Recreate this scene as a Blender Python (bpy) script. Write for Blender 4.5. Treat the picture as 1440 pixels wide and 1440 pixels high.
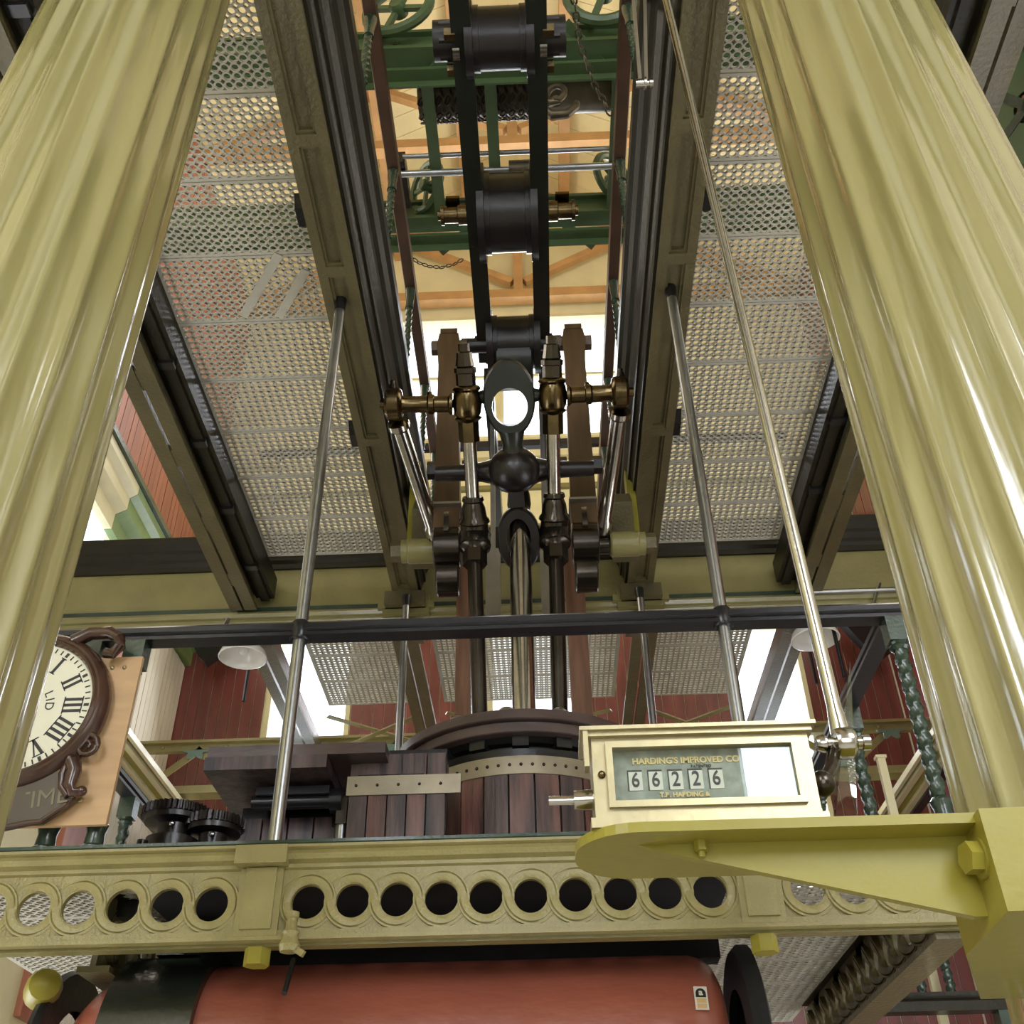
import bpy, math, random
from mathutils import Vector, Matrix
random.seed(7)
for o in list(bpy.data.objects): bpy.data.objects.remove(o)
SC = bpy.context.scene; COL = SC.collection
PI = math.pi
V = Vector
# ------------------------------------------------------------------ camera
F, PITCH, ROLL, YAW = 1480.0, math.radians(37), math.radians(1.1), math.radians(1.4)
CAM = V((0, 0, 1.6))
_h = V((-math.sin(YAW), math.cos(YAW), 0)); _r = V((math.cos(YAW), math.sin(YAW), 0))
FWD = _h*math.cos(PITCH) + V((0, 0, math.sin(PITCH))); _u = -_h*math.sin(PITCH) + V((0, 0, math.cos(PITCH)))
UPV = _u*math.cos(ROLL) + _r*math.sin(ROLL); RGT = _r*math.cos(ROLL) - _u*math.sin(ROLL)
cd = bpy.data.cameras.new('camera'); cam = bpy.data.objects.new('camera', cd); COL.objects.link(cam)
cd.sensor_width = 36; cd.lens = 36*F/1440; cd.clip_start = .05
cam.matrix_world = Matrix(((RGT.x, UPV.x, -FWD.x, CAM.x), (RGT.y, UPV.y, -FWD.y, CAM.y), (RGT.z, UPV.z, -FWD.z, CAM.z), (0, 0, 0, 1)))
SC.camera = cam
def at(px, py, X=None, Y=None, Z=None):      # the world point on a known plane along a sight line
    d = FWD + RGT*((px-720)/F) + UPV*((720-py)/F)
    t = (X-CAM.x)/d.x if X is not None else (Y-CAM.y)/d.y if Y is not None else (Z-CAM.z)/d.z
    return CAM + d*t
# ------------------------------------------------------------------ world, exposure, daylight and added fill
SC.view_settings.view_transform = 'Standard'; SC.view_settings.look = 'None'
SC.view_settings.exposure = -.42; SC.view_settings.gamma = 1; SC.view_settings.use_curve_mapping = False
W = bpy.data.worlds.new('sky'); SC.world = W; W.use_nodes = True
W.node_tree.nodes['Background'].inputs[0].default_value = (.86, .9, 1, 1)
W.node_tree.nodes['Background'].inputs[1].default_value = 6
def area(name, loc, target, sx, sy, power, col):
    l = bpy.data.lights.new(name, 'AREA'); l.shape = 'RECTANGLE'; l.size = sx; l.size_y = sy; l.energy = power; l.color = col
    o = bpy.data.objects.new(name, l); COL.objects.link(o); o.location = loc
    o.rotation_euler = (V(target)-V(loc)).to_track_quat('-Z', 'Y').to_euler(); return o
DAY = (.92, .93, 1.0); WARM = (1.0, .95, .8)
area('rear_window_light_right', (2.07, -3.1, 5.5), (2.07, 3, 5.5), 1.9, 4.6, 300, DAY)
area('rear_window_light_left', (-2.15, -3.1, 5.5), (-2.15, 3, 5.5), 1.7, 4.6, 260, DAY)
area('rear_low_fill', (0, -3.1, 1.9), (0, 3, 2.4), 2.0, 2.0, 25, DAY)  # added low fill, not a door; brightens the grating undersides
area('left_low_fill', (-3.4, 4.0, 1.6), (2, 4.5, 2.6), 3.0, 1.6, 90, DAY)  # added fill on a wall without a low window; lights gratings from beneath
area('right_low_fill', (3.3, 4.0, 1.6), (-2, 4.5, 2.6), 3.0, 1.6, 90, DAY)  # added fill on a blank wall, again for the undersides
area('upper_left_fill', (-3.4, 6.0, 8.6), (3, 6, 10.0), 4, 1.5, 170, WARM)  # added warm fill for the roof space; no window stands here
area('upper_right_fill', (3.3, 6.0, 8.6), (-3, 6, 10.0), 4, 1.5, 170, WARM)  # matching roof fill, added on the windowless right side
area('back_window_light', (0, 9.2, 10.7), (0, 3, 9.0), 2.0, 1.6, 160, DAY)
area('back_low_window_light', (-2.2, 9.2, 6.2), (-1, 4, 3.5), 1.0, 1.0, 60, DAY)
area('back_low_window_light_right', (2.2, 9.2, 6.2), (1, 4, 3.5), 1.0, 1.0, 60, DAY)
# ------------------------------------------------------------------ materials
def s2l(c): return tuple((x/255/12.92 if x/255 <= .04045 else ((x/255+.055)/1.055)**2.4) for x in c)
def mat(name, rgb, rough=.4, metal=0, var=.12, vs=6, bump=0, bs=30, stretch=(1, 1, 1), coat=0, rgb2=None, emit=0):
    m = bpy.data.materials.new(name); m.use_nodes = True; nt = m.node_tree; N = nt.nodes; L = nt.links
    b = N['Principled BSDF']; c = s2l(rgb)
    b.inputs['Roughness'].default_value = rough; b.inputs['Metallic'].default_value = metal
    if coat: b.inputs['Coat Weight'].default_value = coat; b.inputs['Coat Roughness'].default_value = .1
    tc = N.new('ShaderNodeTexCoord'); mp = N.new('ShaderNodeMapping'); mp.inputs['Scale'].default_value = stretch
    L.new(tc.outputs['Object'], mp.inputs[0])
    n = N.new('ShaderNodeTexNoise'); n.inputs['Scale'].default_value = vs; n.inputs['Detail'].default_value = 5
    L.new(mp.outputs[0], n.inputs['Vector'])
    r = N.new('ShaderNodeValToRGB'); r.color_ramp.elements[0].position = .35; r.color_ramp.elements[1].position = .68
    d = s2l(rgb2) if rgb2 else tuple(x*(1-var*1.6) for x in c)
    r.color_ramp.elements[0].color = (*d, 1)
    r.color_ramp.elements[1].color = (*(tuple(min(1, x*(1+var*.5)) for x in c)), 1)
    L.new(n.outputs['Fac'], r.inputs[0]); L.new(r.outputs[0], b.inputs['Base Color'])
    if bump:
        n2 = N.new('ShaderNodeTexNoise'); n2.inputs['Scale'].default_value = bs; n2.inputs['Detail'].default_value = 3
        L.new(mp.outputs[0], n2.inputs['Vector'])
        bp = N.new('ShaderNodeBump'); bp.inputs['Strength'].default_value = bump; bp.inputs['Distance'].default_value = .01
        L.new(n2.outputs['Fac'], bp.inputs['Height']); L.new(bp.outputs[0], b.inputs['Normal'])
    if emit:
        b.inputs['Emission Color'].default_value = (*c, 1); b.inputs['Emission Strength'].default_value = emit
    return m
M = dict(
 column=mat('column_paint', (145, 137, 87), .2, 0, .07, 3, .45, 18, (1, 1, .22), 1.0),
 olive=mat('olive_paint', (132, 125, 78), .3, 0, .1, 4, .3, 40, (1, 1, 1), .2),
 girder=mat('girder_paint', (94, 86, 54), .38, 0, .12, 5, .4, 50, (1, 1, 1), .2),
 fascia=mat('fascia_paint', (150, 140, 90), .36, 0, .08, 8, .3, 90),
 bracket=mat('bracket_paint', (146, 136, 52), .34, 0, .05, 5, .06, 40),
 plate=mat('plate_paint', (196, 193, 178), .5, 0, .08, 5, .1, 60),
 green=mat('dark_green_paint', (50, 68, 54), .25, 0, .15, 8, .2, 60, (1, 1, 1), .3),
 crane=mat('crane_green_paint', (68, 88, 54), .4, 0, .1, 5, .1, 50),
 cornice=mat('dark_cornice_paint', (42, 39, 27), .4, 0, .12, 5, .25, 40),
 moss=mat('moss_green_paint', (118, 140, 84), .35, 0, .1, 6),
 black=mat('black_paint', (24, 24, 24), .3, 0, .1, 6, .1, 40),
 rail=mat('rail_black_paint', (34, 34, 38), .28, 0, .1, 6, .08, 40),
 iron=mat('dark_bright_iron', (76, 70, 62), .22, .9, .2, 6, .05, 40),
 steel=mat('polished_steel', (196, 192, 182), .16, 1, .12, 8, .03, 60),
 greysteel=mat('grey_steel', (176, 178, 178), .3, 1, .1, 8),
 bronze=mat('worn_bronze', (112, 96, 66), .24, 1, .2, 12, .08, 40),
 brass=mat('pale_brass', (176, 165, 128), .36, .8, .08, 8, .05, 60),
 beam=mat('beam_dark_paint', (30, 34, 26), .3, 0, .12, 5, .1, 40),
 drum=mat('black_casting', (28, 23, 21), .3, 0, .1, 6, .1, 60),
 linkwood=mat('brown_link_paint', (92, 70, 44), .4, 0, .15, 5, .1, 20, (4, 4, .6)),
 rodwood=mat('brown_pump_rod_wood', (134, 98, 76), .5, 0, .2, 9, .2, 20, (3, 3, .25)),
 handwood=mat('brown_handrail', (86, 62, 48), .3, 0, .15, 6, .05, 30),
 stave=mat('lagging_wood', (128, 88, 76), .36, 0, .25, 7, .25, 25, (3, 3, .35), .1, (58, 44, 42)),
 darkstave=mat('dark_lagging_wood', (98, 78, 74), .42, 0, .25, 7, .25, 25, (3, 3, .35), .05, (48, 42, 44)),
 ringwood=mat('lid_wood', (92, 76, 72), .35, 0, .2, 5, .15, 20, (1, 1, 3), .1),
 strap=mat('dull_band_metal', (168, 158, 136), .42, .6, .1, 9, .1, 40),
 red=mat('red_oxide_paint', (150, 84, 66), .28, 0, .12, 4, .45, 16, (.4, 1, 1), .15),
 board=mat('plywood_board', (196, 160, 116), .55, 0, .08, 4, .05, 30, (1, 1, 5)),
 clockwood=mat('clock_case_wood', (72, 48, 38), .22, 0, .2, 6, .06, 30, (1, 1, 1), .3),
 plaque=mat('clock_plaque_paint', (82, 72, 58), .4, 0, .1, 6),
 dial=mat('dial_enamel', (222, 220, 198), .25, 0, .02, 4),
 ink=mat('black_ink', (36, 36, 34), .5),
 gold=mat('gold_lettering', (226, 196, 128), .4),
 faint=mat('faint_engraving', (122, 112, 88), .5),
 white=mat('white_enamel', (232, 230, 222), .2, 0, .03),
 redwall=mat('red_board_paint', (120, 64, 57), .3, 0, .2, 4, .05, 30, (2, 2, .4), .1),
 redwood=mat('varnished_red_wood', (170, 104, 78), .4, 0, .15, 4, .05, 30, (2, 2, .4)),
 creamwall=mat('cream_board_paint', (220, 212, 192), .4, 0, .05, 4),
 yellowwall=mat('yellow_wall_paint', (226, 216, 168), .6, 0, .04, 3),
 roof=mat('roof_board_paint', (228, 212, 158), .6, 0, .05, 3),
 timber=mat('orange_roof_timber', (190, 146, 92), .5, 0, .12, 4),
 trim=mat('cream_trim_paint', (214, 204, 160), .4, 0, .06, 4),
 floor=mat('floor_tile', (214, 211, 202), .5, 0, .08, 3),
 strapblack=mat('strap_paint', (26, 30, 24), .22, 0, .1, 6, .1, 60, (1, 1, 1), .3),
 shadeblack=mat('shade_black_iron', (20, 18, 16), .85),  # near-black: shade of the gaps and ring holes put into the colour
 chain=mat('chain_iron', (92, 84, 66), .45, .7, .2, 10),
 rope=mat('dark_chain_iron', (58, 50, 42), .5, .6, .2, 10),
 backing=mat('counter_face_paint', (152, 154, 140), .5, 0, .2, 60),
 paper=mat('paper_tape', (216, 210, 196), .6, 0, .04),
 beige=mat('label_beige', (206, 172, 120), .6, 0, .04),
 leaf=mat('rosette_green', (108, 134, 122), .4, 0, .1),
 glasswhite=mat('opal_glass', (236, 236, 232), .1, 0, .02),
)
M['cornice'].node_tree.nodes['Principled BSDF'].inputs['Specular IOR Level'].default_value = .25
M['bracket'].node_tree.nodes['Principled BSDF'].inputs['Specular IOR Level'].default_value = .3
M['column'].node_tree.nodes['Principled BSDF'].inputs['Coat IOR'].default_value = 1.75
M['column'].node_tree.nodes['Principled BSDF'].inputs['Specular IOR Level'].default_value = .8
def glass(name, tint=(.95, .98, .97), rough=.0):
    m = bpy.data.materials.new(name); m.use_nodes = True; nt = m.node_tree; b = nt.nodes['Principled BSDF']
    nt.nodes.remove(b); o = nt.nodes['Material Output']
    t = nt.nodes.new('ShaderNodeBsdfTransparent'); t.inputs[0].default_value = (*tint, 1)
    g = nt.nodes.new('ShaderNodeBsdfGlossy'); g.inputs['Roughness'].default_value = rough
    lw = nt.nodes.new('ShaderNodeLayerWeight'); pw = nt.nodes.new('ShaderNodeMath'); pw.operation = 'POWER'; pw.inputs[1].default_value = 4
    nt.links.new(lw.outputs['Facing'], pw.inputs[0]); f = nt.nodes.new('ShaderNodeMath'); f.operation = 'MULTIPLY_ADD'; f.inputs[1].default_value = .8; f.inputs[2].default_value = .06
    nt.links.new(pw.outputs[0], f.inputs[0])
    mx = nt.nodes.new('ShaderNodeMixShader')
    nt.links.new(f.outputs[0], mx.inputs[0]); nt.links.new(t.outputs[0], mx.inputs[1]); nt.links.new(g.outputs[0], mx.inputs[2])
    nt.links.new(mx.outputs[0], o.inputs[0]); return m
M['pane'] = glass('window_glass'); M['acrylic'] = glass('clear_acrylic', (.86, .9, .9), .02)
# ------------------------------------------------------------------ mesh builder
def frame(d, up=None):
    d = V(d).normalized()
    if up is None or abs(d.dot(V(up).normalized())) > .99: up = V((0, 0, 1)) if abs(d.z) < .9 else V((0, 1, 0))
    x = V(up).cross(d).normalized(); y = d.cross(x); return x, y, d
class MB:
    def __init__(s): s.v = []; s.f = []
    def add(s, vs, fs):
        n = len(s.v); s.v += [tuple(p) for p in vs]; s.f += [tuple(i+n for i in f) for f in fs]; return s
    def box(s, x0, x1, y0, y1, z0, z1):
        vs = [(x, y, z) for x in (x0, x1) for y in (y0, y1) for z in (z0, z1)]
        return s.add(vs, [(0, 1, 3, 2), (4, 6, 7, 5), (0, 4, 5, 1), (2, 3, 7, 6), (0, 2, 6, 4), (1, 5, 7, 3)])
    def bar(s, p, q, w, h, up=None):            # w across, h along up
        p, q = V(p), V(q); x, y, d = frame(q-p, up); vs = []
        for c in (p, q):
            for a, b in ((-1, -1), (1, -1), (1, 1), (-1, 1)): vs.append(c + x*(a*w/2) + y*(b*h/2))
        return s.add(vs, [(3, 2, 1, 0), (4, 5, 6, 7)] + [(i, (i+1) % 4, 4+(i+1) % 4, 4+i) for i in range(4)])
    def lathe(s, p, axis, prof, n=20, cap=True, ph=0):   # prof: (t along axis, radius)
        p = V(p); x, y, d = frame(axis); vs = []; fs = []
        for t, r in prof:
            for k in range(n):
                a = ph + 2*PI*k/n; vs.append(p + d*t + x*(r*math.cos(a)) + y*(r*math.sin(a)))
        m = len(prof)
        for j in range(m-1):
            for k in range(n): fs.append((j*n+k, j*n+(k+1) % n, (j+1)*n+(k+1) % n, (j+1)*n+k))
        if cap: fs.append(tuple(range(n-1, -1, -1))); fs.append(tuple((m-1)*n+k for k in range(n)))
        return s.add(vs, fs)
    def cyl(s, p, q, r, r2=None, n=16, ph=0):
        d = V(q)-V(p); return s.lathe(p, d, [(0, r), (d.length, r if r2 is None else r2)], n, True, ph)
    def nut(s, p, q, r): return s.cyl(p, q, r, None, 6)
    def sph(s, c, r, n=16, m=9, sc=(1, 1, 1)):
        c = V(c); vs = []; fs = []
        for j in range(m+1):
            t = PI*j/m
            for k in range(n):
                a = 2*PI*k/n; rr = max(.02, math.sin(t))
                vs.append((c.x+r*sc[0]*rr*math.cos(a), c.y+r*sc[1]*rr*math.sin(a), c.z-r*sc[2]*math.cos(t)))
        for j in range(m):
            for k in range(n): fs.append((j*n+k, j*n+(k+1) % n, (j+1)*n+(k+1) % n, (j+1)*n+k))
        fs.append(tuple(range(n-1, -1, -1))); fs.append(tuple(m*n+k for k in range(n)))
        return s.add(vs, fs)
    def prism(s, poly, o, ex, ey, ez, h):        # polygon in (ex,ey), pulled along ez
        o, ex, ey, ez = V(o), V(ex), V(ey), V(ez); n = len(poly)
        vs = [o+ex*a+ey*b for a, b in poly] + [o+ex*a+ey*b+ez*h for a, b in poly]
        fs = [tuple(range(n-1, -1, -1)), tuple(range(n, 2*n))] + [(i, (i+1) % n, n+(i+1) % n, n+i) for i in range(n)]
        return s.add(vs, fs)
    def tube(s, pts, r, n=8, closed=False, flat=1.0, ref=None):
        pts = [V(p) for p in pts]; m = len(pts); vs = []; fs = []
        for i, p in enumerate(pts):
            a = pts[(i-1) % m] if (closed or i) else p; b = pts[(i+1) % m] if (closed or i < m-1) else p
            x, y, d = frame(b-a, ref or (.13, .31, .94)); rr = r(i/(m-1)) if callable(r) else r
            for k in range(n):
                t = 2*PI*k/n; vs.append(p + x*(rr*math.cos(t)) + y*(rr*flat*math.sin(t)))
        for i in range(m if closed else m-1):
            for k in range(n): fs.append((i*n+k, i*n+(k+1) % n, ((i+1) % m)*n+(k+1) % n, ((i+1) % m)*n+k))
        if not closed: fs.append(tuple(range(n-1, -1, -1))); fs.append(tuple((m-1)*n+k for k in range(n)))
        return s.add(vs, fs)
    def torus(s, c, axis, R, r, n=24, m=8, sx=1, sy=1, up=None):
        x, y, d = frame(axis, up)
        return s.tube([V(c)+x*(R*sx*math.cos(2*PI*k/n))+y*(R*sy*math.sin(2*PI*k/n)) for k in range(n)], r, m, True, 1, tuple(d))
    def holed(s, x0, x1, z0, z1, cx, cz, r, y0, y1, n=16, ch=0, ez=1.0):   # cell in XZ with a round hole, y0 front, y1 back
        inn = []; out = []
        for k in range(n):
            a = 2*PI*k/n; c, q = math.cos(a), math.sin(a); inn.append((cx+r*c, cz+r*ez*q))
            mx = max(abs(c), abs(q)); X = c/mx; Z = q/mx
            px = cx+(X*(x1-cx) if X > 0 else X*(cx-x0)); pz = cz+(Z*(z1-cz) if Z > 0 else Z*(cz-z0))
            if ch and abs(abs(X)-1) < 1e-6 and abs(abs(Z)-1) < 1e-6: px -= X*ch*.5; pz -= Z*ch*.5
            out.append((px, pz))
        vs = [(a, y0, b) for a, b in out]+[(a, y0, b) for a, b in inn]+[(a, y1, b) for a, b in out]+[(a, y1, b) for a, b in inn]
        fs = []
        for k in range(n):
            j = (k+1) % n
            fs += [(k, j, n+j, n+k), (2*n+j, 2*n+k, 3*n+k, 3*n+j), (n+k, n+j, 3*n+j, 3*n+k)]
        return s.add(vs, fs)
    def mesh(s, name, m, smooth=True):
        me = bpy.data.meshes.new(name); me.from_pydata(s.v, [], s.f); me.materials.append(m)
        if smooth:
            me.polygons.foreach_set('use_smooth', [True]*len(me.polygons)); me.set_sharp_from_angle(angle=math.radians(38))
        me.update(); return me
    def build(s, name, m, parent=None, smooth=True):
        return link(name, s.mesh(name, M[m] if isinstance(m, str) else m, smooth), parent)
def link(name, me, parent=None, loc=None):
    o = bpy.data.objects.new(name, me); COL.objects.link(o); o.parent = parent
    if loc is not None: o.location = loc
    return o
def tag(o, label=None, cat=None, group=None, kind=None):
    if label: o['label'] = label
    if cat: o['category'] = cat
    if group: o['group'] = group
    if kind: o['kind'] = kind
    return o
def empty(name, loc=(0, 0, 0), label=None, cat=None, group=None, kind=None):
    o = bpy.data.objects.new(name, None); o.empty_display_size = .1; COL.objects.link(o); o.location = loc
    return tag(o, label, cat, group, kind)
def dup(root, loc, label=None, group=None, rz=None):
    r = root.copy(); COL.objects.link(r); r.location = loc
    if rz is not None: r.rotation_euler = (0, 0, rz)
    if label: r['label'] = label
    if group: r['group'] = group
    for ch in root.children:
        c = ch.copy(); COL.objects.link(c); c.parent = r
        for g in ch.children:
            d = g.copy(); COL.objects.link(d); d.parent = c
    return r
def text(s, loc, size, m, parent, ex=(1, 0, 0), ey=(0, 0, 1), ext=.0006, name='lettering', bold=0, sx=1):
    c = bpy.data.curves.new(name, 'FONT'); c.body = s; c.size = size; c.extrude = ext; c.align_x = 'CENTER'; c.align_y = 'CENTER'; c.offset = bold
    c.materials.append(M[m]); o = bpy.data.objects.new(name, c); COL.objects.link(o)
    ex, ey = V(ex).normalized(), V(ey).normalized(); ez = ex.cross(ey); ex = ex*sx
    mw = Matrix(((ex.x, ey.x, ez.x, loc[0]), (ex.y, ey.y, ez.y, loc[1]), (ex.z, ey.z, ez.z, loc[2]), (0, 0, 0, 1)))
    if parent is not None: o.parent = parent; mw = Matrix.Translation(-parent.location) @ mw
    o.matrix_local = mw; return o
XC = -.085; YC = 4.73        # engine centre line and cylinder axis
# ------------------------------------------------------------------ the room
XL, XR, YB, YR = -3.6, 3.5, 9.4, -3.2
ZF = 5.68                    # underside of the gallery plates
fl = MB().box(XL-.2, XR+.2, YR-.2, YB+.4, -.15, 0).build('floor', 'floor'); tag(fl, kind='structure')
def wall_with_holes(name, axis, pos, thick, lo, hi, z0, z1, holes, m):
    """a wall in the plane axis=pos from lo to hi, with rectangular openings"""
    mb = MB(); us = sorted({lo, hi, *[h[0] for h in holes], *[h[1] for h in holes]}); zs = sorted({z0, z1, *[h[2] for h in holes], *[h[3] for h in holes]})
    for i in range(len(us)-1):
        for j in range(len(zs)-1):
            u, z = (us[i]+us[i+1])/2, (zs[j]+zs[j+1])/2
            if any(h[0] < u < h[1] and h[2] < z < h[3] for h in holes): continue
            if axis == 'Y': mb.box(us[i], us[i+1], pos, pos+thick, zs[j], zs[j+1])
            else: mb.box(pos, pos+thick, us[i], us[i+1], zs[j], zs[j+1])
    o = mb.build(name, m, None, False); return tag(o, kind='structure')
LOWWIN = [(-2.7, -1.86, 4.4, 7.2), (-.5, .38, 4.4, 7.2), (1.86, 2.64, 4.4, 7.2)]
UPWIN = [(-1.7, -.45, 9.75, 11.85), (-.35, 1.45, 9.75, 11.85)]
wb = wall_with_holes('wall_back', 'Y', YB, .25, XL, XR, 0, 15, LOWWIN+UPWIN, 'yellowwall')
LWIN = [(5.95, 7.55, 4.6, 7.3)]
wl = wall_with_holes('wall_left', 'X', XL-.25, .25, YR, YB, 0, 12.2, LWIN, 'yellowwall')
wr = wall_with_holes('wall_right', 'X', XR, .25, YR, YB, 0, 12.2, [], 'creamwall')
wk = wall_with_holes('wall_rear', 'Y', YR-.25, .25, XL, XR, 0, 15, [(-3.05, -1.25, 3.2, 7.8), (1.1, 3.05, 3.2, 7.8), (-1.0, 1.0, .9, 2.9)], 'creamwall')
def planks(parent, axis, pos, lo, hi, z0, z1, wdt, holes, mats, depth=.018, mixer=None):
    n = int(round((hi-lo)/wdt)); k = 0
    for i in range(n):
        u0 = lo+(hi-lo)*i/n+.004; u1 = lo+(hi-lo)*(i+1)/n-.004; um = (u0+u1)/2
        segs = [(z0, z1)]
        for h in holes:
            if h[0]-.02 < um < h[1]+.02:
                segs = [t for (a, b) in segs for t in ((a, min(b, h[2])), (max(a, h[3]), b)) if t[1]-t[0] > .05]
        mb = MB()
        for a, b in segs:
            if axis == 'Y': mb.box(u0, u1, pos-depth*random.uniform(.8, 1.1), pos, a, b)
            else:
                e = depth*random.uniform(.8, 1.1)*(1 if pos < 0 else -1); mb.box(min(pos, pos+e), max(pos, pos+e), u0, u1, a, b)
        if mb.v: mb.build('plank', mats if isinstance(mats, str) else mats(um), parent, False)
planks(wb, 'Y', YB, XL, XR, 3.2, 8.1, .11, LOWWIN, lambda u: 'redwall')
planks(wb, 'Y', YB, XL, XR, 0, 3.12, .11, [], lambda u: 'creamwall' if u < -1.6 else 'redwall')
def window(n, axis, pos, h, m='trim', cross=True, inward=-1):
    a, b, c, d = h; w = empty('window_%d' % n, kind='structure'); w['kind'] = 'structure'
    f = MB(); t = .045
    def bx(mb, u0, u1, z0, z1, y0, y1):
        if axis == 'Y': mb.box(u0, u1, pos+y0, pos+y1, z0, z1)
        else: mb.box(pos+y0, pos+y1, u0, u1, z0, z1)
    y0, y1 = (-.03, .08) if axis == 'Y' else ((-.08, .03) if pos < 0 else (-.03, .08))
    bx(f, a, a+t, c, d, y0, y1); bx(f, b-t, b, c, d, y0, y1); bx(f, a+t, b-t, c, c+t, y0, y1); bx(f, a+t, b-t, d-t, d, y0, y1)
    f.build('frame', m, w, False)
    if cross:
        g = MB(); zm = (c+d)/2; bx(g, a+t, b-t, zm-.02, zm+.02, .0, .04); g.build('glazing_bar', m, w, False)
    p = MB(); bx(p, a+t, b-t, c+t, d-t, .018, .022); p.build('pane', 'pane', w, False)
    return w
for i, h in enumerate(LOWWIN): window(i+1, 'Y', YB, h)
for i, h in enumerate(UPWIN): window(i+4, 'Y', YB, h)
window(6, 'X', XL, LWIN[0])
for i, h in enumerate([(-3.05, -1.25, 3.2, 7.8), (1.1, 3.05, 3.2, 7.8), (-1.0, 1.0, .9, 2.9)]): window(7+i, 'Y', YR-.2, h)
# side wall dressing: red boards above a green cornice, arched red surround round the side window
CZ = at(250, 770, X=XL+.25).z-.5; YS = at(196, 675, X=XL+.2).y
CP = [(0, 0), (.0, .44), (.22, .44), (.22, .36), (.16, .32), (.16, .2), (.07, .15), (.07, 0)]
tag(MB().prism(CP, (XL, YS, CZ), (1, 0, 0), (0, 0, 1), (0, 1, 0), YB-.02-YS).build('trim_1', 'moss', None, False), kind='structure')
tag(MB().prism(CP, (XL, YR, CZ), (1, 0, 0), (0, 0, 1), (0, 1, 0), YS-YR-.005).build('trim_2', 'trim', None, False), kind='structure')
tag(MB().box(XL, XL+.25, YR, YB, CZ+.445, CZ+.5).build('trim_3', 'green', None, False), kind='structure')
planks(wl, 'X', XL, 7.97, YB-.03, 3.2, CZ-.02, .1, [], 'creamwall')  # cream tone stands in for the raking light on these boards
planks(wl, 'X', XL, 3.0, 5.5, 3.2, CZ-.02, .1, [], 'creamwall')  # same pale raking light put into the board colour
planks(wl, 'X', XL, 3.0, YB-.03, CZ+.51, 12.0, .1, [], 'redwood')
planks(wr, 'X', XR, 3.0, YB-.1, 3.2, 12.0, .12, [], 'redwall')
ar = MB(); AY, AZ = 6.75, 6.5
for k in range(12):
    a0, a1 = PI*k/12, PI*(k+1)/12
    q = [(AY+.8*math.cos(a0), AZ+.8*math.sin(a0)), (AY+1.2*math.cos(a0), AZ+1.2*math.sin(a0)), (AY+1.2*math.cos(a1), AZ+1.2*math.sin(a1)), (AY+.8*math.cos(a1), AZ+.8*math.sin(a1))]
    ar.prism(q, (XL, 0, 0), (0, 1, 0), (0, 0, 1), (1, 0, 0), .05)
ar.box(XL, XL+.05, AY+.8, AY+1.2, 3.2, AZ).box(XL, XL+.05, AY-1.2, AY-.8, 3.2, AZ)
tag(ar.build('trim_4', 'redwood', None, False), kind='structure')
for i, (za, zb, ym, m) in enumerate(((9.42, 9.52, .09, 'trim'), (8.98, 9.04, .05, 'olive'), (8.42, 8.48, .05, 'olive'), (8.1, 8.2, .06, 'trim'), (3.12, 3.2, .05, 'trim'))):
    tag(MB().box(XL, XR, YB-ym, YB, za, zb).build('trim_%d' % (5+i), m, None, False), kind='structure')
# roof: boards on two slopes, tied trusses
roof = empty('ceiling', kind='structure'); ZE, ZRG = 12.05, 14.5
for sgn, xe in ((-1, XL-.15), (1, XR+.15)):
    n = 46
    for i in range(n):
        y0 = YR-.2+(YB+.6-YR)*i/n; y1 = YR-.2+(YB+.6-YR)*(i+1)/n-.008
        p = V((xe, (y0+y1)/2, ZE)); q = V((XC, (y0+y1)/2, ZRG))
        MB().bar(p, q, y1-y0, .03, (0, 0, 1)).build('plank', 'roof', roof, False)
tag(MB().box(XL-.4, XR+.4, YR-.6, YB+.7, ZRG+.1, ZRG+.15).build('roof', 'roof', None, False), kind='structure')
def truss(y, label):
    t = empty('roof_truss', (XC, y, 12.0), label, 'roof truss', 'orange timber roof trusses')
    MB().box(XL-XC, XR-XC, -.07, .07, .0, .15).build('tie_beam', 'timber', t, False)
    MB().box(-.06, .06, -.065, .065, .15, 2.32).build('king_post', 'timber', t, False)
    for s in (-1, 1):
        MB().bar((s*3.4, 0, .15), (s*.08, 0, 2.3), .13, .16, (0, 0, 1)).build('rafter', 'timber', t, False)
        MB().bar((s*.08, 0, .35), (s*1.6, 0, 1.28), .09, .1, (0, 0, 1)).build('strut', 'timber', t, False)
    return t
t0 = truss(9.25, 'orange timber truss standing against the bright end wall')
dup(t0, (XC, 7.0, 12.0), 'orange timber truss second from the end wall')
dup(t0, (XC, 4.7, 12.0), 'orange timber truss above the top crane beam')
for i, (x, z) in enumerate(((-1.7, 13.15), (1.5, 13.15), (-.75, 13.85), (.58, 13.85))):
    tag(MB().box(x-.07, x+.07, YR, YB, z-.09, z+.07).build('roof_purlin', 'timber', None, False),
        ('orange roof purlin low on the left slope', 'orange roof purlin low on the right slope', 'orange roof purlin high on the left slope', 'orange roof purlin high on the right slope')[i], 'purlin', 'roof purlins')
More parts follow.
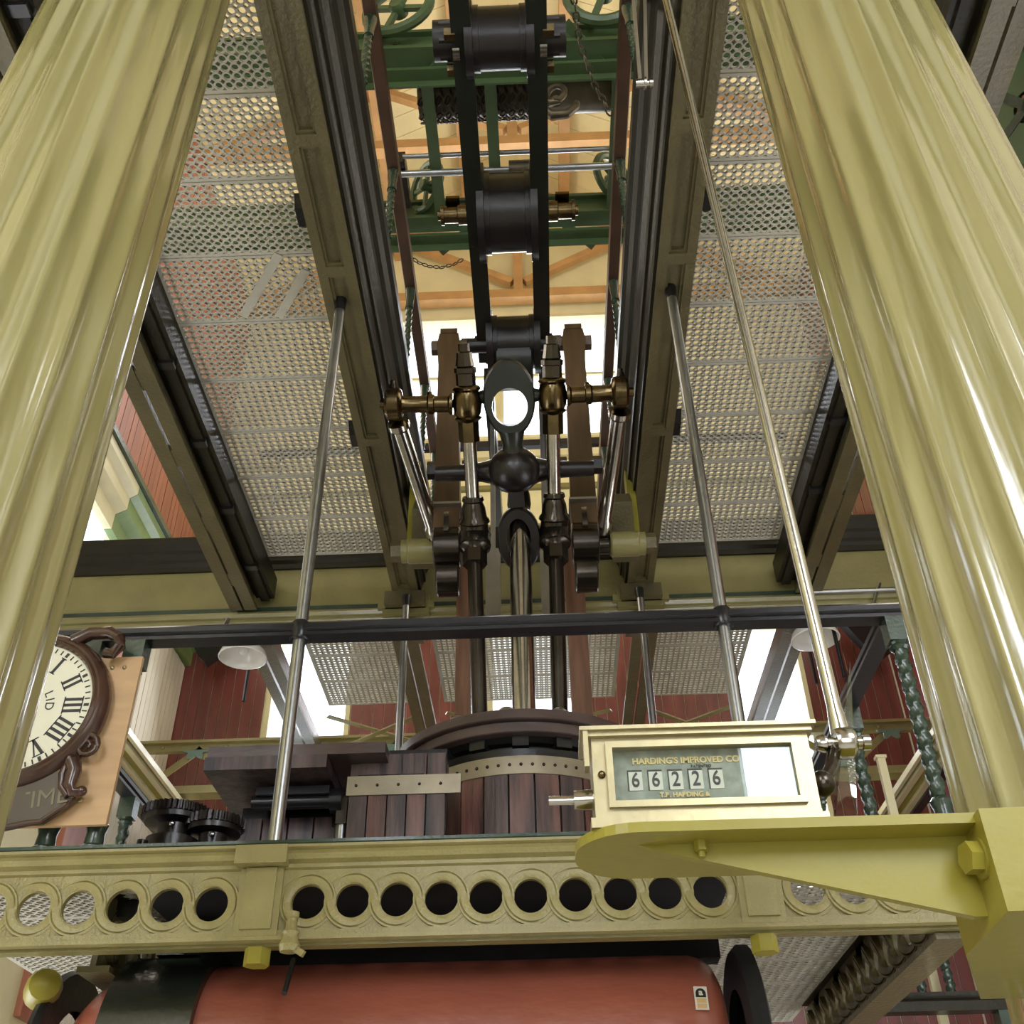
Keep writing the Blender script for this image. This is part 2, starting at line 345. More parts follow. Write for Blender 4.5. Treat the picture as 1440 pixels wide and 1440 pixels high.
# ------------------------------------------------------------------ fluted columns
def column(x, y, r0, tap, label):
    c = empty('fluted_column', (x, y, 0), label, 'column', 'fluted columns in front of the engine')
    nf, per = 20, 14; N = nf*per; vs = []; fs = []; zs = [.5+.35*k for k in range(14)]+[5.2]
    for z in zs:
        r = r0-tap*(z-2.5)
        for k in range(N):
            u = (k % per)/per; e = 0 if u < .17 else math.sin(PI*(u-.17)/.83)
            a = 2*PI*k/N; rr = r-.0115*e+(.002 if .03 < u < .15 else 0); vs.append((rr*math.cos(a), rr*math.sin(a), z))
    for j in range(len(zs)-1):
        for k in range(N): fs.append((j*N+k, j*N+(k+1) % N, (j+1)*N+(k+1) % N, (j+1)*N+k))
    m = MB(); m.add(vs, fs)
    me = m.mesh('shaft', M['column']); link('shaft', me, c)
    MB().lathe((0, 0, 0), (0, 0, 1), [(0, .40), (.12, .40), (.14, .37), (.2, .39), (.26, .36), (.3, .31), (.38, .33), (.44, .3), (.5, .285)], 48).build('base', 'column', c)
    MB().lathe((0, 0, 5.2), (0, 0, 1), [(0, .235), (.03, .25), (.06, .235), (.2, .25), (.3, .26), (.38, .26)], 48).build('capital', 'column', c)
    MB().box(-.27, .27, -.27, .27, 5.581, 5.66).build('abacus', 'column', c, False)
    return c
column(-1.21, 1.7, .27, .008, 'fluted pale olive column on the left, half hiding the clock')
column(.945, 1.65, .266, .008, 'fluted pale olive column on the right, carrying the counter bracket')
# ------------------------------------------------------------------ perforated gallery plates
def plate_mesh(w, d, nx, ny, r=.0145, th=.012, name='perforated_plate', n=16):
    """local: x 0..w, y 0..d, z 0..th ; round holes in rows with small diamond holes between them"""
    mx, my = .022, .014; px, py = (w-2*mx)/nx, (d-2*my)/ny; mb = MB()
    for i in range(nx):
        for j in range(ny):
            x0, z0 = mx+i*px, my+j*py
            mb.holed(x0, x0+px, z0, z0+py, x0+px/2, z0+py/2, r, 0, th, n, .011)
    mb.v = [(a, c, b) for a, b, c in mb.v]
    mb.box(0, mx, 0, d, 0, th).box(w-mx, w, 0, d, 0, th).box(mx, w-mx, 0, my, 0, th).box(mx, w-mx, d-my, d, 0, th)
    # upstand ribs on top of the casting (seen through the holes as depth)
    return mb.mesh(name, M['plate'], False)
PD = .424
def floor_of(name, label, x0, x1, ystart, n, z, group, r=.0145):
    o = empty(name, (x0, ystart, z), label, 'floor grating', group)
    w = x1-x0; me = plate_mesh(w, PD-.005, max(2, int(round((w-.044)/.0425))), 10, r)
    for i in range(n): link('perforated_plate', me, o, (0, i*PD, random.uniform(-.002, .002)))
    return o
GIL, GIR, GOL, GOR = XC-.89, XC+.89, -1.81, 1.66     # inner faces of the plate strips
G1 = 'perforated floor strips of the upper gallery'
floor_of('gallery_grating', 'perforated pale iron floor strip left of the engine beam', GOL, GIL+.03, 1.585, 10, ZF, G1)
floor_of('gallery_grating', 'perforated pale iron floor strip right of the engine beam', GIR-.03, GOR, 1.585, 10, ZF, G1)
floor_of('gallery_grating', 'far perforated floor strip past the cross girder, left of the struts', -1.78, -1.0, 6.36, 4, ZF, G1)
floor_of('gallery_grating', 'far perforated floor strip past the cross girder, behind the piston rod', -.80, .64, 6.36, 4, ZF, G1)
floor_of('gallery_grating', 'far perforated floor strip past the cross girder, right of the struts', .84, 1.64, 6.36, 4, ZF, G1)
for xa, xb, lab in ((GOL, GIL+.03, 'left'), (GIR-.03, GOR, 'right')):
    tag(MB().box(xa, xb, YR+.05, 1.57, ZF, ZF+.03).build('gallery_shade_slab', 'plate', None, False), 'unseen plain gallery floor slab added to block light over the viewer on the %s' % lab, 'floor slab')  # gallery goes on unseen here; solid slab added to block light from above
lat = empty('diamond_tread_strip', (0, 0, 0), 'pair of pale diagonal straps lying under the left gallery grating', 'strap')
for (a, b), (c, d) in (((392, 358), (342, 445)), ((430, 380), (392, 446))):
    MB().bar(at(a, b, Z=ZF-.006), at(c, d, Z=ZF-.006), .045, .006, (0, 0, 1)).build('strap', 'plate', lat, False)
# ------------------------------------------------------------------ inner girders along the opening
def inner_girder(s, label):
    """s=-1 left, +1 right; soffit panels, stepped cornice towards the opening, lugs under the plates"""
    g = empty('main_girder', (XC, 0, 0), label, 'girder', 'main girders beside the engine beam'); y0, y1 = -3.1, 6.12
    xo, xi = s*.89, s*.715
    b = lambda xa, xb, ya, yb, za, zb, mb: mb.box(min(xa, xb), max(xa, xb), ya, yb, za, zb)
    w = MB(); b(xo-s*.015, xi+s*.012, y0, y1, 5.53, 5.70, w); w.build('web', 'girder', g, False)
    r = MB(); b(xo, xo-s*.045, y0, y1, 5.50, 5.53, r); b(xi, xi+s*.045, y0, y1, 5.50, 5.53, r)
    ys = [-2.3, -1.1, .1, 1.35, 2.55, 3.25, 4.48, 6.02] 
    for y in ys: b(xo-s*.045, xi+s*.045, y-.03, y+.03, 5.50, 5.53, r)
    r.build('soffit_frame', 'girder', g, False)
    mb = MB()
    for i in range(len(ys)-1):
        ya, yb = ys[i]+.03, ys[i+1]-.03
        for xa, xb in ((xo-s*.045, xo-s*.058), (xi+s*.045, xi+s*.058)): b(xa, xb, ya, yb, 5.512, 5.53, mb)
        b(xo-s*.058, xi+s*.058, ya, ya+.014, 5.512, 5.53, mb); b(xo-s*.058, xi+s*.058, yb-.014, yb, 5.512, 5.53, mb)
    mb.build('panel_moulding', 'girder', g, False)
    prof = [(.735, 5.535), (.70, 5.535), (.70, 5.60), (.685, 5.63), (.675, 5.63), (.675, 5.70), (.655, 5.74), (.655, 5.80), (.635, 5.82), (.62, 5.88), (.60, 5.90), (.60, 5.98), (.735, 5.98)]
    MB().prism([(s*a, z) for a, z in prof], (0, y0, 0), (1, 0, 0), (0, 0, 1), (0, 1, 0), y1-y0).build('cornice', 'cornice', g, False)
    for y in (1.92, 2.98, 4.53):
        MB().prism([(s*.89, 5.675), (s*.955, 5.675), (s*.94, 5.56), (s*.89, 5.56)], (0, y-.05, 0), (1, 0, 0), (0, 0, 1), (0, 1, 0), .1).build('lug', 'black', g, False)
    e = MB(); b(xo+s*.05, xi-s*.05, y1-.1, y1+.12, 5.40, 5.50, e); e.build('end_bearing', 'girder', g, False)
    return g
inner_girder(-1, 'olive panelled main girder on the left of the engine beam')
inner_girder(1, 'olive panelled main girder on the right of the engine beam')
# ------------------------------------------------------------------ outer girders: twin flats with packing, joist beside
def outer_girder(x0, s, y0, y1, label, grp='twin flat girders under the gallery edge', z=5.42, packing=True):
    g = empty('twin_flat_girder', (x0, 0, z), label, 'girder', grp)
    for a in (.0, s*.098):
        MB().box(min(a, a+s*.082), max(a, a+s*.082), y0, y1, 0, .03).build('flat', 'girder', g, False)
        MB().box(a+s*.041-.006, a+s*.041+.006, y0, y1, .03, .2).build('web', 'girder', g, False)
    y = 1.3
    while y < y1 and packing:
        MB().box(min(s*-.09, s*-.005), max(s*-.09, s*-.005), y, y+.05, .06, .12).build('packing', 'black', g, False)
        MB().box(min(s*.084, s*.096), max(s*.084, s*.096), y, y+.14, .005, .05).build('packing', 'girder', g, False); y += .62
    return g
def joist(x0, s, y0, y1, label):
    g = empty('edge_joist', (x0, 0, 5.5), label, 'joist', 'edge joists carrying the gratings')
    MB().prism([(0, .18), (0, .02), (s*.03, .02), (s*.03, 0), (s*.09, 0), (s*.09, .03), (s*.13, .03), (s*.13, .18)], (0, y0, 0), (1, 0, 0), (0, 0, 1), (0, 1, 0), y1-y0).build('moulded_web', 'cornice', g, False)
    return g
outer_girder(-1.905, -1, -3.1, 6.08, 'olive twin flat girder along the left edge of the gallery')
outer_girder(1.76, 1, -3.1, 6.08, 'olive twin flat girder along the right edge of the gallery')
joist(-1.80, -1, -3.1, 6.1, 'dark olive moulded joist on the left edge of the gallery grating')
joist(1.65, 1, -3.1, 6.1, 'dark olive moulded joist on the right edge of the gallery grating')
outer_girder(-1.905, -1, 6.36, 8.6, 'far olive twin flat girder behind the left lamp', 'twin flat girders past the cross girder', packing=False)
outer_girder(1.76, 1, 6.36, 8.6, 'far olive twin flat girder behind the right lamp', 'twin flat girders past the cross girder', packing=False)
outer_girder(XC-.77, -1, 6.36, 8.6, 'far olive twin flat girder just left of the cylinder', 'twin flat girders past the cross girder', packing=False)
outer_girder(XC+.77, 1, 6.36, 8.6, 'far olive twin flat girder just right of the cylinder', 'twin flat girders past the cross girder', packing=False)
# ------------------------------------------------------------------ cross girder at the far end of the opening
cg = empty('cross_girder', (XC, 6.15, 0), 'olive cross girder with dark cornice at the end of the beam opening', 'girder')
MB().box(-3.49, 3.56, .02, .2, 5.44, 5.80).build('face_panel', 'olive', cg, False)
MB().prism([(.2, 5.80), (0, 5.80), (0, 5.84), (-.02, 5.86), (-.02, 5.89), (-.05, 5.92), (-.05, 5.95), (-.09, 5.99), (-.09, 6.04), (.2, 6.04)], (-3.49, 0, 0), (0, 1, 0), (0, 0, 1), (1, 0, 0), 7.05).build('cornice', 'cornice', cg, False)
MB().prism([(.22, 5.44), (0, 5.44), (-.03, 5.43), (-.04, 5.41), (-.03, 5.385), (-.01, 5.38), (-.01, 5.365), (.0, 5.34), (.22, 5.34)], (-3.49, 0, 0), (0, 1, 0), (0, 0, 1), (1, 0, 0), 7.05).build('bottom_bead', 'olive', cg, False)
MB().box(-3.49, 3.56, -.012, .02, 5.44, 5.475).build('fillet', 'green', cg, False)
for sx in (-1, 1):
    m = MB(); m.box(sx*.80-.16, sx*.80+.16, -.06, .0, 5.36, 5.50); m.box(sx*.80-.19, sx*.80+.19, -.075, .0, 5.40, 5.45); m.build('girder_seat', 'olive', cg, False)
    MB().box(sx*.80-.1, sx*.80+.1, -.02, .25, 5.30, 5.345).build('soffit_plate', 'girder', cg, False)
    MB().lathe((sx*.80, .0, 5.285), (0, 0, 1), [(0, .012), (.004, .02), (.015, .022)], 10).build('bolt', 'girder', cg)
    m = MB(); m.box(sx*1.93-.05, sx*1.93+.05, -.09, .0, 5.46, 5.98); m.build('stiffener', 'cornice', cg, False)
    MB().lathe((sx*1.93, -.1, 5.56), (0, 1, 0), [(0, .015), (.006, .024), (.014, .024)], 10).build('bolt', 'cornice', cg)
# ------------------------------------------------------------------ X bracing and lattice girder beyond
lg = empty('lattice_girder', (XC, 8.72, 5.2), 'pale olive lattice girder with green rosettes behind the cylinder', 'girder')
MB().box(-3.5, 3.55, -.03, .03, .40, .48).box(-3.5, 3.55, -.08, .08, .46, .485).build('top_chord', 'fascia', lg, False)
MB().box(-3.5, 3.55, -.03, .03, .0, .075).box(-3.5, 3.55, -.08, .08, -.015, .01).build('bottom_chord', 'fascia', lg, False)
for i in range(15):
    x = -3.43+.44*i
    MB().bar((x, -.02 if i % 2 else .02, .06 if i % 2 == 0 else .42), (x+.44, -.02 if i % 2 else .02, .42 if i % 2 == 0 else .06), .06, .02, (0, 1, 0)).build('diagonal', 'fascia', lg, False)
ro = []
for k in range(25):
    a = PI*k/24; ro.append(((.10+.022*math.cos(a*6))*math.cos(a), (.075+.02*math.cos(a*6))*math.sin(a)))
for i in range(16):
    x = -3.43+.44*i; top = (i % 2 == 1)
    MB().prism([(p, -q if top else q) for p, q in ro], (x, -.05, .40 if top else .075), (1, 0, 0), (0, 0, 1), (0, 1, 0), .02).build('rosette', 'leaf', lg, False)
for i in range(12): MB().lathe((-3.3+.58*i, -.045, .435), (0, 1, 0), [(0, .008), (.006, .018), (.016, .02)], 8).build('rivet', 'fascia', lg)
def xbrace(x0, x1, label):
    b = empty('x_brace', (0, 0, 5.56), label, 'brace', 'diagonal bracing straps by the far windows')
    MB().bar((x0, 8.05, .02), (x1, 8.66, .02), .05, .012, (0, 0, 1)).build('strap', 'fascia', b, False)
    MB().bar((x1, 8.05, 0), (x0, 8.66, 0), .05, .012, (0, 0, 1)).build('strap', 'fascia', b, False)
xbrace(-1.78, -1.02, 'crossed pale straps in front of the far left window')
xbrace(-.78, .6, 'crossed pale straps behind the brown pump rods')
xbrace(.86, 1.6, 'crossed pale straps in front of red boards, right of the cylinder')
# side aisle ceilings beams
for px, py, x0, s, lab in ((196, 1092, -3.3, 1, 'cream and yellow moulded beam over the left aisle behind the clock board'), (1282, 1122, 3.15, -1, 'cream and yellow moulded beam over the right aisle behind the twisted baluster')):
    c = at(px, py, X=x0); b = empty('aisle_beam', (x0, 0, c.z-.06), lab, 'beam', 'moulded beams over the aisles')
    for a, w, h, m, nm in ((-.12, .08, .0, 'rail', 'dark_lip'), (-.04, .05, .02, 'trim', 'outer_bead'), (.01, .07, .05, 'bracket', 'yellow_band'), (.08, .05, .03, 'trim', 'inner_bead'), (.13, .03, .06, 'olive', 'inner_fillet'), (.16, .03, .04, 'trim', 'edge_bead')):
        u0, u1 = sorted((s*a, s*(a+w))); MB().box(u0, u1, 6.0, 9.3, h, h+.05).build(nm, m, b, False)
c = at(1246, 1100, Y=6.6); tag(MB().box(c.x-.025, c.x+.025, 6.58, 6.62, 0, c.z+.16).box(c.x-.035, c.x+.035, 6.57, 6.63, c.z+.16, c.z+.18).build('upright_post', 'trim', None, False), 'narrow cream upright behind the counter crank on the right', 'post')
# ------------------------------------------------------------------ engine beam overhead
ZB = 6.6
bm = empty('engine_beam', (XC, 0, ZB), 'dark twin plate engine beam running overhead', 'beam')
for s in (-1, 1):
    x = s*.185
    MB().prism([(.6, .0), (4.4, .0), (5.05, .06), (5.15, .18), (5.05, .32), (4.4, .42), (.6, .75)], (x-.012, 0, 0), (0, 1, 0), (0, 0, 1), (1, 0, 0), .024).build('side_plate', 'beam', bm, False)
    MB().box(x-.05, x+.05, .6, 4.95, -.03, .012).build('flange', 'beam', bm, False)
def beam_drum(y, z, r, hubr, nut):
    d = MB().lathe((-.172, y, z), (1, 0, 0), [(0, r), (.04, r), (.041, r*.84), (.07, r*.84), (.071, r*.8), (.273, r*.8), (.274, r*.84), (.303, r*.84), (.304, r), (.344, r)], 28).build('spacer_drum', 'drum', bm)
    k = MB().cyl((-.172-hubr*1.6, y, z), (.172+hubr*1.6, y, z), hubr, None, 18); k.build('axle_pin', 'drum', bm)
    return d
beam_drum(2.80, .1, .19, .10, 1); beam_drum(3.86, .1, .285, .055, 0); beam_drum(4.80, .0, .21, .05, 0); MB().cyl((-.338, 4.80, -.02), (.308, 4.80, -.02), .05, None, 18).build('end_pin', 'drum', bm); MB().lathe((-.12, 4.9, -.05), (1, 0, 0), [(0, .2), (.01, .21), (.23, .21), (.24, .2)], 24).build('end_block', 'beam', bm)
for s in (-1, 1):
    MB().cyl((s*.20, 2.80, .1), (s*.235, 2.80, .1), .135, None, 26).build('nut_washer', 'steel', bm)
    MB().nut((s*.235, 2.80, .1), (s*.30, 2.80, .1), .105).build('pin_nut', 'drum', bm, False)
    for dy, dz in ((-.08, -.1), (.1, -.08)): MB().nut((s*.215, 2.80+dy*1.1, .1+dz*1.05), (s*.27, 2.80+dy*1.1, .1+dz*1.05), .036).build('set_bolt', 'bronze', bm, False)
    MB().lathe((s*.2, 3.86, .1), (s, 0, 0), [(0, .06), (.09, .06), (.095, .048), (.17, .048), (.172, .06), (.19, .06), (.195, .03), (.21, .03)], 18).build('axle_end', 'bronze', bm)
    MB().box(min(s*.28, s*.36), max(s*.28, s*.36), 3.79, 3.93, .165, .185).build('oil_lid', 'bronze', bm, False)
for s, lab in ((-1, 'left thin dark green guide beam behind the parallel motion'), (1, 'right thin dark green guide beam behind the parallel motion')):
    tag(MB().box(XC+s*.19-.03, XC+s*.19+.03, 5.25, 7.4, 6.62, 6.82).build('guide_beam', 'beam', None, False), lab, 'beam', 'guide beams')
# ------------------------------------------------------------------ parallel motion
def proj(p):
    q = V(p)-CAM; w = q.dot(FWD); return 720+F*q.dot(RGT)/w, 720-F*q.dot(UPV)/w
def along(P, Q, py):                          # the point of the line P-Q seen at picture height py
    a, b = -2.0, 3.0
    for _ in range(50):
        m = (a+b)/2
        if proj(P+(Q-P)*m)[1] > py: a = m
        else: b = m
    return P+(Q-P)*a
YU = 4.08
ch = empty('crosshead', (0, 0, 0), 'black forged crosshead with oval eyes and round boss on the piston rod', 'crosshead')
LO, UO = at(730, 757, Y=4.64), at(716, 557, Y=YU); ev = (UO-LO).normalized(); ex0 = V((1, 0, 0)); en = ex0.cross(ev).normalized(); ex0 = ev.cross(en)
lv = lambda py: (along(LO, UO, py)-UO).dot(ev)
def rings(mb, o, rxo, ryo, rxi, ryi, ci, hw, n=36):
    vs = []; fs = []
    for k in range(n):
        a = 2*PI*k/n; c, q = math.cos(a), math.sin(a)
        for f, h in ((.93, -hw), (1, -hw*.6), (1, hw*.6), (.93, hw)): vs.append(o+ex0*(rxo*c*f)+ev*(ryo*q*f)+en*h)
        for h in (hw, hw*.7, -hw*.7, -hw): vs.append(o+ex0*(rxi*c)+ev*(ci+ryi*q)+en*h)
    for k in range(n):
        j = (k+1) % n
        for t in range(8): fs.append((k*8+t, j*8+t, j*8+(t+1) % 8, k*8+(t+1) % 8))
    return mb.add(vs, fs)
t_, b_ = lv(506), lv(612); hy = (t_-b_)/2; oc = UO+ev*((t_+b_)/2)
hi, lo_ = lv(545), lv(598)
rings(MB(), oc, .138, hy*1.04, .094, (hi-lo_)/2, (hi+lo_)/2-(t_+b_)/2, .05).build('upper_eye', 'beam', ch)
BO = along(LO, UO, 656); nk = UO+ev*b_
MB().lathe(BO, ev, [(0, .07), (.08, .06), ((nk-BO).length*.7, .052), ((nk-BO).length+.02, .07)], 16).build('neck', 'beam', ch)
BA = BO+V((0, .075, .03)); bo = MB(); bo.sph(BO+V((0, .03, 0)), .128, 28, 16, (1.08, 1, 1.0))
bo.lathe(BA-V((.43, 0, 0)), (1, 0, 0), [(0, .042), (.17, .046), (.25, .054), (.30, .066), (.34, .085), (.43, .1), (.52, .085), (.56, .066), (.61, .054), (.69, .046), (.86, .042)], 20)
bo.build('boss', 'drum', ch)
lt = UO+ev*lv(712)
MB().bar(BO-ev*.07, lt, .085, .08, (0, 1, 0)).build('shank', 'drum', ch, False)
rings(MB(), LO, .118, (lv(712)-lv(802))/2, .066, (lv(712)-lv(802))/2-.06, 0, .055).build('lower_eye', 'drum', ch)
for s in (-1, 1): MB().cyl(UO+V((s*.118, 0, 0)), UO+V((s*.165, 0, 0)), .042, .03, 14).build('eye_lug', 'beam', ch)
pr_ = empty('piston_rod', (XC+.012, 4.62, 3.6), 'polished steel piston rod rising from the wooden cylinder lid', 'rod')
MB().cyl((0, 0, 0), (0, 0, 1.62), .058, None, 24).build('shaft', 'steel', pr_)
MB().lathe((0, 0, .0), (0, 0, 1), [(0, .10), (.06, .10), (.075, .082), (.14, .082), (.15, .065)], 20).build('gland', 'iron', pr_)
MB().lathe((0, 0, 1.5), (0, 0, 1), [(0, .06), (.03, .066), (.1, .062), (.14, .045)], 20).build('cap', 'drum', pr_)
m = MB()
for k in range(9): m.torus((0, -.052, .22+.016*k), (0, 1, 0), .018, .003, 10, 4)
m.build('spring', 'greysteel', pr_)
def link_rod(pt, pb, foot, label):
    P, Q = at(*pt, Y=YU), at(*pb, Y=4.62); r = empty('parallel_link', P, label, 'link rod', 'bright vertical links of the parallel motion'); d = (P-Q); Lr = d.length; d = d.normalized(); q = Q-P
    MB().lathe((0, 0, 0), d, [(-.10, .045), (-.085, .064), (-.075, .076), (-.065, .062), (-.05, .07), (0, .078), (.05, .07), (.065, .064), (.078, .077), (.09, .07), (.10, .05)], 20).build('upper_hub', 'bronze', r)
    MB().lathe(d*.10, d, [(0, .052), (.06, .052), (.065, .058), (.09, .058), (.095, .045), (.1, .05), (.14, .043), (.17, .041), (.175, .03), (.215, .03), (.22, .0)], 8).build('top_nut', 'iron', r)
    MB().cyl(d*-.2, d*-.09, .055, None, 6).build('lower_nut', 'bronze', r, False)
    MB().cyl(d*-.08, q*.82, .037, None, 18).build('shaft', 'steel', r)
    MB().lathe(q, d, [(-.05, .066), (-.03, .08), (0, .088), (.03, .078), (.06, .075), (.07, .086), (.085, .082), (.10, .07), (.15, .064), (.18, .052), (.19, .06), (.21, .055)], 20).build('lower_hub', 'iron', r)
    MB().lathe(q, (0, 0, -1), [(0, .085), (.05, .082), (.07, .088), (.09, .084), (.1, .07), (.12, .06)], 20).build('hub_collar', 'iron', r)
    MB().nut(q-V((0, 0, .2)), q-V((0, 0, .11)), .066).build('bottom_nut', 'iron', r, False)
    MB().cyl(q-V((0, 0, .18)), at(*foot, Y=4.73)-P-V((0, 0, .3)), .04, None, 18).build('tail_rod', 'iron', r)
    return P
HL = link_rod((657, 568), (668, 752), (677, 1000), 'left bright link rod of the parallel motion with stepped nut on top')
HR = link_rod((777, 557), (780, 747), (786, 1000), 'right bright link rod of the parallel motion with stepped nut on top')
def cross_pin(p, q, label):
    d = (q-p); Ld = d.length; sc = .88
    r = empty('cross_pin', p, label, 'pin', 'brass cross pins of the parallel motion')
    MB().lathe((0, 0, 0), d, [(.075, .058), (.09, .058), (.1, .044), (.17, .044), (.175, .053), (.20, .055), (.21, .046), (Ld-.07, .044), (Ld-.05, .053)], 18).build('shaft', 'bronze', r)
    MB().lathe(d*((Ld-.06)/Ld), d, [(0, .044), (.008, .077), (.02, .088), (.075, .088), (.09, .075), (.096, .026), (.12, .026)], 20).build('end_knuckle', 'bronze', r)
    MB().lathe(d+V((0, -.03, .08)), (0, 0, 1), [(0, .018), (.03, .018), (.035, .011), (.06, .013)], 10).build('oil_cup', 'iron', r)
    MB().lathe(d*.5+V((0, -.01, .04)), (0, 0, 1), [(0, .014), (.03, .014), (.034, .008)], 10).build('oil_cup', 'bronze', r)
KL, KR = at(551, 569, Y=YU), at(875, 552, Y=YU)
cross_pin(HL, KL, 'brass cross pin with rounded knuckle at its left end')
cross_pin(HR, KR, 'brass cross pin with rounded knuckle at its right end')
def main_link(xt, xb, label):
    r = empty('main_link', (xt, 4.8, 6.52), label, 'link bar', 'brown main links hung from the beam end')
    p = lambda t: xt+(xb-xt)*t-xt
    zz = [(0.09, .062), (.0, .075), (-.08, .07), (-.2, .064), (-.8, .068), (-1.3, .073), (-1.5, .075)]
    poly = []
    vs = []; fs = []
    for i, (z, w) in enumerate(zz):
        t = -z/1.75; c = p(max(0, t))
        for a, b in ((-w, -.09), (w, -.09), (w, .03), (-w, .03)): vs.append((c+a, b, z))
    for i in range(len(zz)-1):
        for k in range(4): fs.append((i*4+k, i*4+(k+1) % 4, (i+1)*4+(k+1) % 4, (i+1)*4+k))
    fs += [(0, 1, 2, 3), tuple((len(zz)-1)*4+k for k in (3, 2, 1, 0))]
    MB().add(vs, fs).build('bar', 'linkwood', r, False)
    MB().box(-.055, .055, -.095, .035, .09, .13).build('top_cap', 'linkwood', r, False)
    for s in (-1, 1): MB().nut((s*.07, -.03, .02), (s*.115, -.03, .02), .05).build('pin_nut', 'linkwood', r, False)
    c = p(1)
    MB().lathe((c-.074, -.03, -1.56), (1, 0, 0), [(0, .11), (.006, .118), (.142, .118), (.148, .11)], 26).build('strap_end', 'iron', r)
    MB().lathe((c-.062, .06, -1.70), (1, 0, 0), [(0, .10), (.006, .108), (.118, .108), (.124, .10)], 26).build('rear_strap_end', 'iron', r)
    MB().box(c-.014, c+.014, -.155, .09, -1.52, -1.40).build('cotter', 'steel', r, False)
    MB().box(c-.079, c+.079, -.125, .05, -1.32, -1.305).build('strap_line', 'greysteel', r, False)
    for s in (-1, 1): MB().nut((c+s*.0+s*.075, -.03, -1.0), (c+s*.13, -.03, -1.0), .055).build('side_nut', 'drum', r, False)
main_link(-.50, -.478, 'brown main link bar left of the crosshead')
main_link(.30, .285, 'brown main link bar right of the crosshead')
def radius_rod(p, q, label):
    p, q = V(p), V(q); r = empty('radius_rod', p, label, 'rod', 'slanting radius rods'); d = q-p
    MB().lathe((0, 0, 0), d, [(.03, .06), (.06, .06), (.08, .042), (.3, .042), (d.length-.1, .04), (d.length-.08, .052), (d.length, .052)], 20).build('shaft', 'steel', r)
    MB().nut(d*.96, d*1.06, .055).build('end_nut', 'iron', r, False)
radius_rod(KL+V((.02, .05, -.05)), at(613, 756, Y=4.9), 'polished radius rod slanting down from the left brass knuckle')
radius_rod(KR+V((-.01, .05, -.05)), at(848, 746, Y=4.9), 'polished radius rod slanting down from the right brass knuckle')
def pivot(px, s, py, label):
    c = at(px, py, Y=4.95); r = empty('pivot_bracket', c, label, 'bracket', 'olive pivot brackets on the main girders')
    gx = XC+s*.72-c.x
    MB().lathe((-s*.09, 0, 0), (s, 0, 0), [(0, .066), (.01, .074), (.16, .074), (.165, .068), (.20, .068)], 22).build('boss', 'olive', r)
    MB().nut((s*.11, 0, 0), (s*.17, 0, 0), .06).build('nut', 'girder', r, False)
    MB().prism([(0, -.04), (-.03, .3), (.05, .42), (.2, .52), (.3, .5), (.3, .3), (.2, .08), (.09, -.05)], (-s*.07, .02, 0), (0, 1, 0), (0, 0, 1), (s, 0, 0), .13).build('arm', 'girder', r, False)
    MB().prism([(0, .05), (0, .5), (.05, .8), (.1, .84), (.12, .3), (.1, .05)], (s*.05, .1, 0), (0, 1, 0), (0, 0, 1), (s, 0, 0), .05).build('rib', 'bracket', r, False)
    MB().cyl((-s*.10, 0, 0), (-s*.18, 0, 0), .055, None, 14).build('pin', 'iron', r)
    for z in (.3, .42): MB().nut((-s*.02, .16, z), (s*.06, .16, z), .028).build('bolt', 'iron', r, False)
pivot(592, -1, 775, 'olive pivot bracket with boss on the left main girder')
pivot(880, 1, 765, 'olive pivot bracket with boss on the right main girder')
for xa, xb, lab in ((at(656, 800, Y=5.35), at(656, 1000, Y=5.35), 'left brown wooden pump rod behind the piston rod'), (at(808, 830, Y=5.35), at(819, 1000, Y=5.35), 'right brown wooden pump rod behind the piston rod')):
    r = empty('pump_rod', (xa.x, 5.35, 3.55), lab, 'rod', 'brown wooden pump rods')
    MB().bar((xb.x-xa.x, 0, 0), (0, 0, 1.9), .115, .10, (0, 1, 0)).build('timber', 'rodwood', r, False)
    MB().box(-.066, .066, -.056, .056, 1.9, 2.0).build('cap', 'iron', r, False)
for px, w in ((702, 26), (753, 22)):
    c = at(px, 800, Y=5.3); c.x = XC+(.165 if px > 730 else -.165)
    tag(MB().box(c.x-.045, c.x+.045, 5.27, 5.31, 4.75, 5.3).box(c.x-.05, c.x+.05, 5.22, 5.31, 4.72, 4.76).box(c.x-.015, c.x+.015, 5.28, 5.31, 5.3, 6.63).build('guide_block', 'greysteel', None, False), 'pale steel guide block just %s of the piston rod' % ('left' if px < 730 else 'right'), 'guide')
# ------------------------------------------------------------------ stanchion rods and platform handrail
def stanchion(x, y, z1, label, r=.024):
    o = empty('stanchion_rod', (x, y, 2.81), label, 'rod', 'polished stanchion rods beside the engine')
    MB().cyl((0, 0, 0), (0, 0, z1-2.81), r, None, 18).build('shaft', 'greysteel', o)
    MB().lathe((0, 0, .0), (0, 0, 1), [(0, r*1.25), (.02, r*1.2), (.03, r*1.02)], 18).build('foot', 'steel', o)
    MB().lathe((0, 0, z1-2.81-.08), (0, 0, 1), [(0, r*1.02), (.03, r*1.12), (.08, r*1.2)], 18).build('socket', 'black', o)
stanchion(-.90, 3.45, 5.53, 'tall polished stanchion rod crossing the dark handrail on the left')
stanchion(.704, 3.45, 5.53, 'tall polished stanchion rod crossing the dark handrail on the right')
stanchion(-.87, 6.0, 5.44, 'far polished stanchion rod left of the cylinder lid')
stanchion(.70, 6.0, 5.44, 'far polished stanchion rod right of the cylinder lid')
HP = [(-.035, 0), (-.035, .014), (-.024, .022), (-.034, .032), (-.034, .052), (-.022, .064), (.022, .064), (.034, .052), (.034, .032), (.024, .022), (.035, .014), (.035, 0)]
